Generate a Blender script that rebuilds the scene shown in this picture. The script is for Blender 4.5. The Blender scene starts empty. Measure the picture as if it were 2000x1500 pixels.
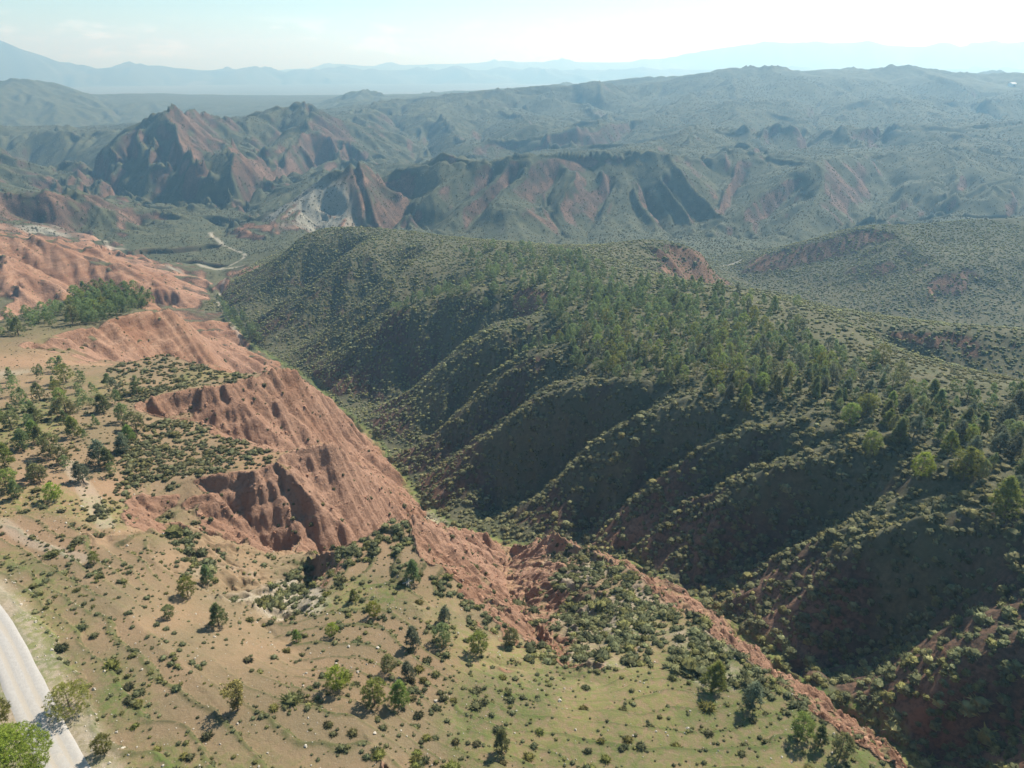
import bpy, math, random, time
import numpy as np
from mathutils import Vector
T0 = time.time()
SC = bpy.context.scene
R = math.radians
rng = np.random.default_rng(7)

# ------------------------------------------------------------------ camera, world, sun, exposure
CAMZ = 180.0                                   # the drone's height above the datum, metres
FPX, PITCH = 1413.0, R(24.03)                  # focal length in pixels of the 2000 px wide photograph
cam = bpy.data.objects.new('camera', bpy.data.cameras.new('camera'))
SC.collection.objects.link(cam)
cam.location = (0, 0, CAMZ)
cam.rotation_euler = (R(90) - PITCH, 0, 0)
cam.data.sensor_width = 36.0
cam.data.lens = 36.0 * FPX / 2000.0
cam.data.clip_start = 1.0
cam.data.clip_end = 60000.0
SC.camera = cam

SUN_AZ, SUN_EL = R(40), R(45.5)                  # azimuth clockwise from +Y (into the picture), elevation
world = bpy.data.worlds.new('World'); SC.world = world; world.use_nodes = True
nt = world.node_tree; nt.nodes.clear()
sky = nt.nodes.new('ShaderNodeTexSky'); sky.sky_type = 'NISHITA'; sky.sun_disc = False
sky.sun_elevation = SUN_EL; sky.sun_rotation = SUN_AZ
sky.air_density = 1.0; sky.dust_density = 1.0; sky.ozone_density = 1.0; sky.altitude = 900
bg = nt.nodes.new('ShaderNodeBackground'); bg.inputs['Strength'].default_value = 0.075
wo = nt.nodes.new('ShaderNodeOutputWorld')
# pale cyan cast of the winter sky and a thin bank of cloud low over the plain
tc = nt.nodes.new('ShaderNodeTexCoord'); mpw = nt.nodes.new('ShaderNodeMapping'); mpw.inputs['Scale'].default_value = (9, 9, 34)
nt.links.new(tc.outputs['Generated'], mpw.inputs[0]); cn = nt.nodes.new('ShaderNodeTexNoise'); cn.inputs['Scale'].default_value = 1.6; cn.inputs['Detail'].default_value = 8; cn.inputs['Roughness'].default_value = .6
nt.links.new(mpw.outputs[0], cn.inputs['Vector'])
sp = nt.nodes.new('ShaderNodeSeparateXYZ'); nt.links.new(tc.outputs['Generated'], sp.inputs[0])
def mr(i, a, b, c=0.0, d=1.0):
    o = nt.nodes.new('ShaderNodeMapRange'); o.interpolation_type = 'SMOOTHSTEP'; nt.links.new(i, o.inputs[0])
    for k, q in enumerate((a, b, c, d)): o.inputs[k + 1].default_value = q
    return o.outputs[0]
def mul(a, b):
    o = nt.nodes.new('ShaderNodeMath'); o.operation = 'MULTIPLY'; nt.links.new(a, o.inputs[0]); nt.links.new(b, o.inputs[1]); return o.outputs[0]
cl = mul(mul(mr(cn.outputs['Fac'], .50, .62), mr(sp.outputs['Z'], .0, .012)), mr(sp.outputs['Z'], .055, .028))
tm = nt.nodes.new('ShaderNodeMix'); tm.data_type = 'RGBA'; tm.blend_type = 'MULTIPLY'; tm.inputs[0].default_value = 1.0
nt.links.new(sky.outputs[0], tm.inputs[6]); tm.inputs[7].default_value = (.82, 1.02, 1.05, 1)
cm_ = nt.nodes.new('ShaderNodeMix'); cm_.data_type = 'RGBA'; nt.links.new(cl, cm_.inputs[0]); nt.links.new(tm.outputs[2], cm_.inputs[6]); cm_.inputs[7].default_value = (7.5, 9.2, 9.8, 1)
nt.links.new(cm_.outputs[2], bg.inputs['Color'])
nt.links.new(bg.outputs[0], wo.inputs['Surface'])
sd = bpy.data.lights.new('sun', 'SUN'); sd.energy = 5.0; sd.angle = R(0.5); sd.color = (1.0, 0.95, 0.88)
sun = bpy.data.objects.new('sun', sd); SC.collection.objects.link(sun)
sdir = Vector((math.sin(SUN_AZ) * math.cos(SUN_EL), math.cos(SUN_AZ) * math.cos(SUN_EL), math.sin(SUN_EL)))
sun.rotation_euler = sdir.to_track_quat('Z', 'Y').to_euler()
SC.view_settings.view_transform = 'Standard'; SC.view_settings.look = 'None'
SC.view_settings.exposure = 0.86; SC.view_settings.gamma = 1.0
SC.render.engine = 'CYCLES'
cy = SC.cycles
cy.max_bounces = 3; cy.diffuse_bounces = 2; cy.glossy_bounces = 1; cy.transmission_bounces = 2
cy.transparent_max_bounces = 6; cy.volume_bounces = 0; cy.use_denoising = True
cy.caustics_reflective = False; cy.caustics_refractive = False

# ------------------------------------------------------------------ helpers
def link(o): SC.collection.objects.link(o); return o
def ray(u, v):
    """direction of the sight line through survey point (u, v) of the photograph, unit along the view axis"""
    a, b = (u - 1000.0) / FPX, (750.0 - v) / FPX
    return a, math.cos(PITCH) + b * math.sin(PITCH), -math.sin(PITCH) + b * math.cos(PITCH)
def at(u, v, d):
    """survey point at depth d metres below the drone (d > 0) -> world XYZ"""
    x, y, z = ray(u, v); t = -d / z
    return (x * t, y * t, CAMZ - d)
def far(u, v, t):
    x, y, z = ray(u, v)
    return (x * t, y * t, CAMZ + z * t)

def hash2(ix, iy, seed):
    n = (ix.astype(np.int64) * 374761393 + iy.astype(np.int64) * 668265263 + seed * 974634777) & 0xffffffff
    n = ((n ^ (n >> 13)) * 1274126177) & 0xffffffff
    n = (n ^ (n >> 16)) & 0xffffffff
    return (n.astype(np.float32) / np.float32(4294967295.0))
def vnoise(x, y, seed=0):
    ix = np.floor(x); iy = np.floor(y)
    fx = (x - ix).astype(np.float32); fy = (y - iy).astype(np.float32)
    ix = ix.astype(np.int64); iy = iy.astype(np.int64)
    ux = fx * fx * fx * (fx * (fx * 6 - 15) + 10); uy = fy * fy * fy * (fy * (fy * 6 - 15) + 10)
    a = hash2(ix, iy, seed); b = hash2(ix + 1, iy, seed); c = hash2(ix, iy + 1, seed); d = hash2(ix + 1, iy + 1, seed)
    return (a + (b - a) * ux) * (1 - uy) + (c + (d - c) * ux) * uy
def fbm(x, y, scale, octs=4, seed=0, gain=0.5):
    s = np.zeros_like(x, dtype=np.float32); a = 1.0; tot = 0
    for k in range(octs):
        s += a * (vnoise(x / scale + 17.3 * k, y / scale - 9.1 * k, seed + k) - 0.5)
        tot += a; a *= gain; scale *= 0.5
    return s / tot * 2
def sstep(a, b, x):
    t = np.clip((x - a) / (b - a), 0, 1); return t * t * (3 - 2 * t)

# ------------------------------------------------------------------ the lie of the land: surveyed ridges, rims and stream beds
# each line is a list of (u, v, depth below the drone)
L = []
def line(*p): L.append([at(*q) for q in p])
def fline(*p): L.append([far(*q) for q in p])
# main ravine, near to far, opening into the valley floor
G0 = [(1990,1640,91),(1790,1492,96),(1690,1402,99),(1570,1337,102),(1405,1198,107),(1230,1095,113),(990,1062,120),(870,1020,125),
      (820,978,129),(735,860,137),(610,745,145),(500,680,149),(465,640,150.5),(430,590,151.5),(415,560,152),(430,530,152.5),(400,495,153)]
line(*G0)
# side ravines on the near bank
SG1 = [(290,1015,79.5),(350,1030,81),(450,1045,84),(530,1065,87),(610,1090,91),(690,1072,97.5),(760,1042,108),(810,1010,119),(833,990,128.3)]; line(*SG1)
line((300,805,81),(390,832,85.5),(470,865,91),(540,892,97),(600,886,102),(700,890,116),(800,962,129.8))
line((150,700,87),(250,706,100),(345,712,112),(450,752,129),(560,748,142))
line((1150,1300,77),(1080,1255,83),(1020,1185,95),(985,1115,108),(990,1064,119.6))
line((30,632,122),(110,606,128),(200,592,136),(330,592,144),(405,606,149))
# rims of the near bank
line((150,1050,71),(240,1042,72),(330,1036,74),(390,1036,76),(430,1083,77.5),(480,1108,79),(560,1122,82),(592,1104,83),(640,1078,79),(700,1050,77),(760,1020,76),(803,1008,76.5))
line((803,1008,76.5),(812,1050,76),(816,1092,76),(870,1106,77),(930,1140,79),(1000,1185,83),(1060,1255,81.5))
line((803,1008,76.5),(850,1018,94),(900,1030,105),(945,1042,110),(980,1068,118))
line((440,1062,84),(500,1066,89),(560,1080,93))
line((262,1035,74),(262,990,76),(280,945,77),(330,934,77),(400,930,77),(520,920,78),(535,900,77.5),(590,872,78),(655,858,79))
line((655,858,79),(700,903,93),(760,945,112),(812,974,128.6))
line((265,800,78),(275,785,78),(330,766,78),(400,757,79),(450,748,79.5),(510,730,80.5),(570,712,82))
line((570,712,82),(620,755,94),(670,803,106),(720,860,119),(765,910,126),(812,958,129.6))
line((370,818,80),(430,850,79.5),(490,870,79),(530,886,78))
line((265,800,78),(310,812,79),(370,818,80))
line((330,690,82),(390,708,81.5),(440,730,81),(480,738,81))
line((150,742,78.5),(230,722,80),(280,702,81.5),(330,690,82))
line((-60,690,82),(40,672,85),(130,652,88),(200,632,90),(270,616,92),(330,601,95))
line((330,601,95),(380,632,108),(430,672,124),(470,703,135),(530,722,142))
# nose of the amphitheatre faces
line((450,748,79.5),(500,800,86),(560,850,94),(592,868,99))
line((535,902,77.5),(580,950,81.5),(640,1000,88),(690,1043,95.5))
line((640,885,84),(700,950,93),(745,1000,103),(770,1020,110))
line((510,760,85),(560,800,91),(620,850,100)); line((600,735,89),(640,800,100),(680,860,113))
# near plateau: road shelf and terraces falling toward the ravine
line((-300,1150,66),(-100,1150,67),(0,1215,67.5),(45,1300,67.7),(90,1400,67.7),(150,1520,67.5),(260,1700,67))
line((0,1020,71),(150,1130,70.2),(300,1250,70),(420,1380,69.5),(520,1550,69))
line((120,1010,72),(300,1100,73),(470,1180,75),(540,1230,75),(640,1330,72),(760,1520,69.5))
line((560,1200,78),(575,1160,80.5),(592,1110,84))
line((560,1205,76),(700,1190,75),(810,1180,75.5),(850,1260,75.6),(900,1400,73.6),(1000,1560,71))
line((620,1250,74),(760,1230,74.6),(890,1262,76.2),(1000,1300,77.6),(1150,1330,77.5),(1300,1350,76),(1450,1400,74.5),(1600,1500,73))
line((1060,1400,74.6),(1250,1440,74.3),(1500,1560,72.5))
line((600,1140,80),(680,1100,77.5),(780,1060,76.5))
# far part of the near plateau
line((-300,860,70),(-100,850,72),(50,860,73.5),(180,850,75.5),(250,860,76.5))
line((-300,980,68),(-100,960,70),(80,960,72),(200,940,75),(250,950,76.5))
line((-300,760,76),(-100,750,77),(50,760,77.5),(180,790,77),(260,830,77.5),(300,870,78),(350,890,78.2),(440,895,78.2))
line((220,740,79.5),(330,730,80.5),(420,738,80.8))
line((-200,660,83),(-60,640,86),(60,612,90),(140,580,91),(200,566,91),(260,575,93),(310,590,95))
# dense hill above the lower end of the ravine's near bank, and its orange outer face
line((1030,1060,115),(1085,1040,105),(1130,1060,98),(1180,1085,93),(1240,1112,88),(1300,1165,83),(1350,1200,80),(1420,1250,77),(1500,1308,75.5),(1590,1388,74.5),(1700,1456,74),(1800,1520,74),(2000,1680,73))
line((1262,1122,96),(1300,1128,96),(1340,1140,97),(1385,1192,101))
# the central mesa: its crests fall to the ravine one behind another
SP = [
 [(640,435,105.4),(600,464,111.7),(560,500,122.0),(500,545,136.4),(445,580,148.7)],
 [(770,447,102.9),(700,480,104.6),(665,507,110.8),(570,590,131.1),(480,675,148.7)],
 [(900,470,100.2),(807,514,102.8),(720,587,117.0),(640,655,133.1),(581,713,145.8)],
 [(1000,530,95.3),(930,552,97.8),(807,591,106.0),(755,608,111.4),(650,696,133.0),(595,738,145.2)],
 [(1200,580,90.4),(1105,601,92.0),(965,636,97.4),(919,657,101.9),(825,759,121.0),(730,836,137.0)],
 [(1150,655,88.8),(1040,680,93.4),(979,718,99.7),(895,808,114.5),(800,912,130.6)],
 [(1250,735,85.1),(1122,745,90.5),(1045,766,95.5),(965,836,107.0),(877,895,119.9),(822,945,128.5)],
 [(1450,770,80.7),(1350,770,83.0),(1245,822,90.9),(1192,853,95.7),(1140,906,102.8),(1087,980,111.3),(1055,1045,117.8)],
 [(1600,820,77.8),(1460,850,83.4),(1390,872,88.6),(1310,930,96.6),(1230,1000,106.1),(1165,1075,114.6)],
 [(1800,850,73.2),(1678,850,76.1),(1545,885,82.4),(1457,906,87.8),(1387,955,95.1),(1321,1007,102.1),(1225,1090,112.8)],
 [(1950,975,70.6),(1846,982,73.8),(1685,1010,82.1),(1615,1048,87.5),(1510,1115,96.8),(1408,1196,106.6)],
 [(2150,1190,72),(2000,1213,76),(1877,1241,81),(1804,1318,89),(1692,1392,98.8)],
 [(2350,1400,72),(2200,1430,77),(2050,1470,85),(1900,1540,93)],
]
for k, s in enumerate(SP):
    line(*s)
    Q = np.array([at(*q) for q in s]); T = np.gradient(Q[:, :2], axis=0); T /= np.linalg.norm(T, axis=1)[:, None]; wd_ = 8.5 if k < 5 else 5.6
    for sg_ in (-1, 1):                       # the spurs are broad backed: a shoulder either side of each crest
        O = np.c_[Q[:, 0] - T[:, 1] * sg_ * wd_, Q[:, 1] + T[:, 0] * sg_ * wd_, Q[:, 2] - .27 * wd_][:-1]; L.append([tuple(q) for q in O])
def resample(P, n):
    P = np.array(P); d = np.r_[0, np.cumsum(np.linalg.norm(np.diff(P[:, :2], axis=0), axis=1))]
    t = np.linspace(0, d[-1], n); return np.stack([np.interp(t, d, P[:, k]) for k in range(3)], 1)
DEP = [20, 16, 16, 25, 19, 12, 16, 13, 13, 16, 16, 14]
for k in range(len(SP) - 1):
    A = resample([at(*q) for q in SP[k]], 24); B = resample([at(*q) for q in SP[k + 1]], 24)
    M = A * .45 + B * .55
    s = np.linspace(0, 1, 24)
    low = np.minimum(A[:, 2], B[:, 2]) - 1.0
    sag = DEP[k] * np.clip(np.sin(np.pi * np.clip((s - .12) / .88, 0, 1) ** .8), 0, 1)
    z = np.where(s > .15, low - sag * 1.0, M[:, 2])
    z = np.maximum(z, min(A[-1, 2], B[-1, 2]) + (1 - s) * 6)
    L.append([tuple(q) for q in np.c_[M[:, :2], z][3:23]])
# mesa top
line((640,435,105),(700,440,104.5),(770,447,104),(850,460,103),(1000,482,98.5),(1130,495,94.5),(1200,502,94))
line((900,470,101),(1000,500,98),(1100,540,94.5),(1200,580,91),(1350,640,87),(1500,700,82.5),(1650,760,78),(1800,820,74),(1950,900,70),(2150,980,67.5))
line((1000,530,97),(1150,600,90.5),(1250,660,87),(1350,720,84),(1480,760,80),(1620,800,77))
line((1200,502,94),(1300,546,90.5),(1410,560,88),(1480,570,86.5),(1550,592,85),(1650,622,82.5),(1675,660,81),(1740,715,78),(1850,745,75),(2000,757,73.5),(2200,760,72))
line((1950,975,70.6),(2050,1050,70),(2250,1150,69)); line((1850,900,71.8),(2000,1000,69),(2200,1060,67))
# far side of the mesa: red knob, scoops, dropping to the next stream bed
line((1130,492,96),(1210,478,100),(1260,461,98),(1300,462,98.5),(1350,470,100),(1385,497,108),(1398,520,122),(1412,546,140))
line((1215,505,102),(1300,558,112),(1370,575,126),(1420,575,146))
line((1480,566,90),(1530,570,92),(1560,590,100),(1640,610,118),(1690,625,140))
line((1700,642,95),(1800,640,93),(1900,635,92),(2000,645,92),(2200,650,92))
line((1690,690,100),(1780,720,106),(1900,745,104),(2000,750,103),(2200,755,102))
G5 = [(2400,660,138),(2200,655,140),(2000,652,141),(1800,645,143),(1690,632,145),(1600,618,147),(1500,582,149),(1430,545,151),(1420,522,152),(1385,500,152.5)]
line(*G5)
# second mesa on the right
line((1420,530,150),(1500,492,132),(1600,462,118),(1690,438,110),(1850,433,108),(2000,425,105),(2300,420,104))
line((1690,438,110),(1760,455,112),(1860,500,117),(2000,492,115),(2300,485,113))
line((1760,455,112),(1660,510,128),(1560,560,145))
line((1860,505,117),(1760,570,132),(1680,612,143))
line((1880,520,120),(1850,590,138),(1840,630,143))
line((1800,440,110),(2000,445,109),(2300,440,108))
line((1690,462,118),(1640,487,126),(1560,520,138),(1490,553,148)); line((1850,478,118),(1800,505,125),(1710,560,138),(1630,602,145))
line((1730,478,121),(1650,530,136),(1590,572,146)); line((1820,470,113.5),(1750,500,121),(1660,560,139),(1620,590,145))
line((1865,512,118.5),(2000,500,116.5),(2300,495,115)); line((1880,590,134),(2000,590,134),(2300,590,133))
# valley floor
for a in ([(230,480,152),(330,520,153),(420,512,153),(470,480,154)], [(260,440,155),(350,450,155),(450,455,155),(500,470,154.5)],
          [(250,410,158),(350,405,158.5),(480,410,158),(540,430,156)], [(150,345,166),(230,395,161),(300,400,160)], [(60,352,168),(110,348,168)]):
    line(*a)
# left badlands
line((-250,430,90),(-80,440,92),(0,455,96),(100,470,104),(180,484,111),(230,518,118),(300,553,131),(350,572,139),(397,602,148))
line((60,462,99),(90,520,112),(130,570,122)); line((180,484,111),(220,530,120),(260,570,131))
line((-60,450,93),(20,520,106),(50,590,118)); line((-250,560,112),(-60,560,114),(20,600,118))
line((0,395,120),(60,430,138),(120,450,146),(190,470,151),(240,478,152))
line((-300,380,105),(-100,372,106),(0,372,110),(60,386,118),(100,394,123),(140,371,118),(200,402,135),(265,434,152))
line((-300,290,95),(-100,282,98),(0,282,105),(60,320,130),(90,346,154))
line((-200,350,140),(0,345,148),(60,355,158))
# valleys behind
line((-300,340,150),(-100,320,154),(0,330,160),(40,345,165))
# first range across the valley
fline((90,352,1010),(180,300,990),(250,252,985),(300,222,995),(330,212,1000),(360,226,1040),(395,220,1090),(420,240,1120),(500,222,1180),(560,213,1190),(605,205,1200),(640,246,1150),(665,275,1120),(710,308,1085),(745,340,1050))
fline((330,212,1000),(345,262,930),(372,305,880),(400,345,860),(410,358,858))
fline((250,252,985),(280,290,940),(312,332,905),(340,378,892))
fline((180,300,990),(215,330,950),(255,365,910),(275,390,890))
fline((395,220,1090),(410,262,1040),(425,285,1010))
fline((605,205,1200),(600,240,1120),(550,290,1020),(520,325,970))
fline((640,246,1150),(632,262,1110),(655,290,1060),(700,325,1010))
fline((605,250,1100),(560,300,1000),(520,345,960))
fline((260,393,884),(330,366,897),(400,330,885),(432,298,905),(455,272,930),(460,308,890),(500,332,895),(545,354,925))
fline((462,310,884),(450,350,850),(440,385,845)); fline((400,330,885),(390,365,860),(385,390,850))
fline((300,345,935),(365,335,915),(400,310,950),(420,285,1010)); fline((200,372,925),(240,350,960),(270,310,1000))
fline((430,275,1040),(470,300,985),(520,300,1060),(560,270,1130)); fline((545,360,935),(600,330,1010),(640,320,1060))
fline((205,290,965),(145,345,930),(112,372,905)); fline((235,285,960),(222,318,935),(195,352,912),(178,380,890))
fline((222,330,955),(195,368,915),(165,385,895)); fline((262,315,955),(262,355,915),(262,392,885)); fline((318,285,960),(335,330,915),(352,372,880),(372,398,862))
fline((372,275,975),(392,315,925),(402,345,890)); fline((590,275,1090),(560,318,1020),(532,362,955)); fline((478,262,1110),(505,280,1060)); fline((615,300,1050),(585,345,975)); fline((680,275,1150),(672,305,1090),(690,335,1040))
# foot of the first range
line((170,375,160),(280,398,159),(370,402,159),(470,405,158.5),(560,375,161),(640,350,162),(720,345,160))
# the rocky red hill in the middle
fline((470,447,752),(520,412,757),(575,387,760),(650,336,763),(700,318,768),(716,332,780),(760,380,800),(792,412,800))
fline((590,382,758),(620,402,745),(665,430,742)); fline((700,318,768),(705,370,742),(730,425,728))
fline((655,340,762),(670,385,738),(700,430,730))
line((480,485,154.5),(540,482,153.5),(620,470,154),(720,455,156),(800,440,158),(860,455,158))
# the long second range: its gullied front, and the tilted scrub covered back rising behind it to the skyline
fline((745,346,800),(830,322,810),(1000,312,800),(1074,313,810),(1150,302,825),(1250,292,830),(1299,303,832),(1400,303,885),(1500,303,885),(1598,315,825),(1700,302,900),(1850,300,905),(2000,290,930),(2300,285,940))
fline((760,336,1050),(900,318,1080),(1050,303,1120),(1180,290,1160),(1260,240,1330),(1348,198,1500))       # valley behind the front
fline((900,306,1100),(960,276,1130),(1060,264,1130),(1150,256,1150),(1230,235,1250),(1306,206,1380),(1380,170,1560))
fline((1066,268,1125),(1080,300,1085)); fline((960,280,1130),(930,296,1105),(900,313,1090))
fline((745,213,1500),(860,193,1550),(1000,182,1600),(1100,172,1620),(1180,165,1640),(1210,180,1640),(1280,172,1680),(1330,152,1690),(1370,141,1700),(1450,132,1700),(1525,133,1690),(1550,143,1690),(1640,146,1700),(1725,131,1700),(1820,137,1700),(1900,144,1700),(2000,150,1700),(2300,150,1700))
fline((1450,137,1850),(1525,138,1850),(1725,136,1850),(2000,155,1900))
fline((1350,250,1060),(1500,252,1050),(1560,252,1060)); fline((1620,252,1060),(1800,250,1060),(2000,245,1080),(2300,245,1080))
fline((1400,205,1310),(1540,200,1340)); fline((1650,200,1330),(1800,200,1340),(2000,200,1340),(2300,200,1340)); fline((1420,165,1540),(1560,167,1540)); fline((1640,168,1540),(1800,160,1560),(2000,170,1540),(2300,170,1540))
fline((1610,180,1500),(1594,212,1400),(1585,252,1200),(1560,287,1050),(1480,305,950)); fline((1470,262,1080),(1475,285,1020),(1500,300,960))
fline((1900,190,1500),(1880,215,1380),(1960,240,1260)); fline((1760,230,1250),(1740,262,1130),(1700,292,1010))
# ridges and beds north of the front, on the left
fline((862,228,1350),(885,262,1220),(912,306,1100)); fline((830,262,1350),(845,300,1190),(862,324,1085)); fline((930,258,1340),(945,290,1200))
fline((940,215,1480),(1000,225,1380),(1040,250,1230)); fline((1010,215,1560),(1060,225,1450),(1110,245,1300)); fline((1085,192,1580),(1140,205,1480),(1190,225,1350)); fline((1130,210,1590),(1200,222,1480),(1250,232,1390))
fline((740,225,1400),(745,270,1230),(770,322,1080)); fline((690,215,1420),(715,250,1280),(735,292,1130)); fline((770,240,1420),(795,280,1260),(815,325,1090))
fline((1180,168,1640),(1160,190,1560)); fline((1290,185,1660),(1240,205,1560),(1180,235,1420),(1120,255,1290))
# spurs of the front ...
for q in ([(997,335,795),(935,383,765),(870,432,735),(845,455,722)], [(1074,313,808),(1035,335,795),(972,372,770),(955,400,748),(960,413,728),(1000,411,726),(1025,408,728),(1050,425,735),(1082,482,700)],
          [(1171,328,812),(1105,383,772),(1045,430,742)], [(1257,293,829),(1229,365,795),(1255,408,765),(1282,452,728)], [(1257,293,829),(1279,340,808),(1308,385,775),(1340,432,742),(1368,468,712)],
          [(1299,304,831),(1322,335,808),(1358,383,775),(1410,432,742),(1425,442,735)], [(1598,316,824),(1570,335,808),(1498,383,775),(1425,434,742),(1405,450,730)],
          [(1598,316,824),(1617,359,795),(1543,420,755),(1482,478,712)], [(1617,359,795),(1640,395,768),(1655,428,738)], [(1830,360,820),(1757,402,765),(1690,432,722)], [(2000,340,840),(1930,372,800),(1860,395,765)],
          [(1850,396,765),(1920,398,762),(1990,405,755)], [(905,335,800),(850,372,778),(790,420,745)]):
    fline(*q)
# ... and the stream beds between them
for q in ([(960,352,800),(905,400,770),(862,440,738),(835,455,728)], [(1010,362,800),(950,415,768),(905,460,724)], [(1095,352,808),(1070,385,785),(1075,425,760),(1100,465,722)],
          [(1195,362,812),(1165,420,770),(1150,470,722)], [(1256,378,802),(1280,430,765),(1318,466,722)], [(1302,368,805),(1340,418,768),(1378,458,728)],
          [(1440,345,850),(1412,392,800),(1400,432,750),(1396,450,722)], [(1555,372,808),(1495,428,765),(1440,472,718)], [(1690,345,850),(1668,405,790),(1670,438,745),(1600,470,705),(1500,492,660)],
          [(1760,350,850),(1720,405,790),(1690,440,745)], [(1880,360,830),(1820,410,775),(1770,440,735)], [(1850,432,742),(1920,436,738),(1990,440,735)]):
    fline(*q)
line((1385,500,152.5),(1300,482,155),(1180,482,157),(1080,486,157),(900,472,157.5),(860,457,158))
# low hills on the left, middle distance
fline((-300,215,1250),(-100,240,1240),(30,292,1240),(80,258,1245),(115,252,1245),(145,262,1240),(182,256,1250),(215,262,1240))
fline((115,252,1245),(150,290,1180),(165,320,1140)); fline((182,256,1250),(195,280,1190)); fline((30,292,1240),(60,318,1200),(90,335,1150))
fline((-300,300,1500),(0,278,1650),(150,255,1800),(300,240,1900),(420,228,1900),(560,212,1950),(640,222,1800))
fline((-300,160,2100),(0,158,2100),(60,156,2100),(120,168,2150),(180,186,2250),(300,183,2500),(450,186,2600),(650,186,2800),(900,183,3000),(1060,181,3100),(1300,172,3300),(1600,165,3600),(2000,160,3600))
fline((0,158,2100),(60,190,1950),(130,215,1900)); fline((180,186,2250),(200,210,2050),(230,225,1980))
fline((620,210,2050),(680,186,2050),(722,174,2050),(760,186,2080),(850,184,2150),(920,192,2200))
fline((1080,170,2600),(1110,162,2600),(1140,165,2600)); fline((1190,166,2600),(1240,163,2600),(1290,161,2600),(1310,170,2600))
fline((1950,142,2300),(2000,144,2300),(2300,140,2300))
# plain and the far mountains
def floor(t, d, a=-48, b=48):
    L.append([(math.sin(R(k)) * t, math.cos(R(k)) * t, CAMZ - d) for k in np.linspace(a, b, 60)])
floor(4200, 175); floor(5600, 178); floor(6900, 178); floor(8200, 178); floor(9300, 178)
def skyl(t, pts):
    for (u, v), (u2, v2) in zip(pts[:-1], pts[1:]):
        q = []
        for k in np.linspace(0, 1, 9):
            uu, vv = u + (u2 - u) * k, v + (v2 - v) * k; x, y, z = ray(uu, vv); q.append(far(uu, vv, t / math.hypot(x, y)))
        L.append(q)
skyl(7500, [(215,131),(260,128),(330,133),(400,137),(470,134),(500,130),(540,131),(560,137),(600,136),(700,136),(1000,136),(1400,135),(2000,134),(2400,134)])
skyl(7400, [(-500,40),(-200,52),(-60,66),(0,75),(50,88),(100,110),(125,127),(160,134)])
skyl(9900, [(580,135),(640,122),(700,128),(760,129),(960,121),(1100,120),(1200,122),(1300,118),(1400,92),(1500,80),(1650,82),(1850,92),(1880,95),(1950,80),(2000,77),(2200,90),(2500,100)])
skyl(11300, [(-500,140),(0,140),(500,138),(1000,134),(1500,125),(2000,120),(2500,120)])

# ------------------------------------------------------------------ one sheet: membrane through the lines on a log-polar grid
DT = 0.004; TH0, TH1 = R(-52), R(52); LR0, LR1 = math.log(36.0), math.log(11500.0)
NT = int((TH1 - TH0) / DT) // 16 * 16 + 1; NR = int((LR1 - LR0) / DT) // 16 * 16 + 1
def solve():
    P = []
    for ln in L:
        ln = np.array(ln)
        for a, b in zip(ln[:-1], ln[1:]):
            r = max(20.0, min(np.hypot(*a[:2]), np.hypot(*b[:2])))
            n = max(2, int(np.linalg.norm(b - a) / (r * DT * 0.4)) + 1)
            t = np.linspace(0, 1, n)[:, None]; P.append(a + (b - a) * t)
    P = np.concatenate(P)
    th = np.arctan2(P[:, 0], P[:, 1]); lr = np.log(np.hypot(P[:, 0], P[:, 1])); z = P[:, 2]
    h = None
    for f in (16, 8, 4, 2, 1):
        n, m = (NR - 1) // f + 1, (NT - 1) // f + 1
        i = np.rint((lr - LR0) / (DT * f)).astype(int); j = np.rint((th - TH0) / (DT * f)).astype(int)
        ok = (i >= 0) & (i < n) & (j >= 0) & (j < m)
        k = i[ok] * m + j[ok]
        cnt = np.bincount(k, minlength=n * m).reshape(n, m); s = np.bincount(k, z[ok], n * m).reshape(n, m)
        fix = cnt > 0; val = np.where(fix, s / np.maximum(cnt, 1), 0)
        if h is None: h = np.full((n, m), z.mean())
        else:
            g = np.zeros((n, m)); g[::2, ::2] = h; g[1::2, ::2] = (h[1:] + h[:-1]) / 2; g[:, 1::2] = (g[:, 2::2] + g[:, :-2:2]) / 2; h = g
        h[fix] = val[fix]
        red = (np.add.outer(np.arange(n), np.arange(m)) % 2 == 0)
        up = [~fix & red, ~fix & ~red]
        w = 1.7 if f > 1 else 1.5
        for it in range(220 if f > 2 else 90):
            for c in up:
                p = np.pad(h, 1, mode='edge')
                avg = (p[:-2, 1:-1] + p[2:, 1:-1] + p[1:-1, :-2] + p[1:-1, 2:]) * .25
                h = np.where(c, h + w * (avg - h), h)
    return h
def blur(h, n=1):
    for _ in range(n):
        p = np.pad(h, 1, mode='edge'); h = (p[:-2, 1:-1] + 2 * h + p[2:, 1:-1]) / 4
        p = np.pad(h, 1, mode='edge'); h = (p[1:-1, :-2] + 2 * h + p[1:-1, 2:]) / 4
    return h
Hc = blur(solve(), 1)
def side_raw(xs, ys):
    best = np.full(xs.shape, 1e9); sg = np.zeros(xs.shape); G_ = np.array([at(*q) for q in G0])
    for a, b in zip(G_[:-1], G_[1:]):
        bx, by = b[0] - a[0], b[1] - a[1]
        t = np.clip(((xs - a[0]) * bx + (ys - a[1]) * by) / (bx * bx + by * by), 0, 1)
        d = np.hypot(xs - a[0] - t * bx, ys - a[1] - t * by); c = np.sign(bx * (ys - a[1]) - by * (xs - a[0]))
        m = d < best; best = np.where(m, d, best); sg = np.where(m, c, sg)
    return best * sg
_lr = LR0 + DT * np.arange(Hc.shape[0]); _th = TH0 + DT * np.arange(Hc.shape[1]); _r = np.exp(_lr)[:, None]
_w = sstep(-2, -9, side_raw(_r * np.sin(_th)[None], _r * np.cos(_th)[None])) * sstep(650, 560, _r)
_a = blur(Hc, 16); _b = blur(_a, 40)
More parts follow.
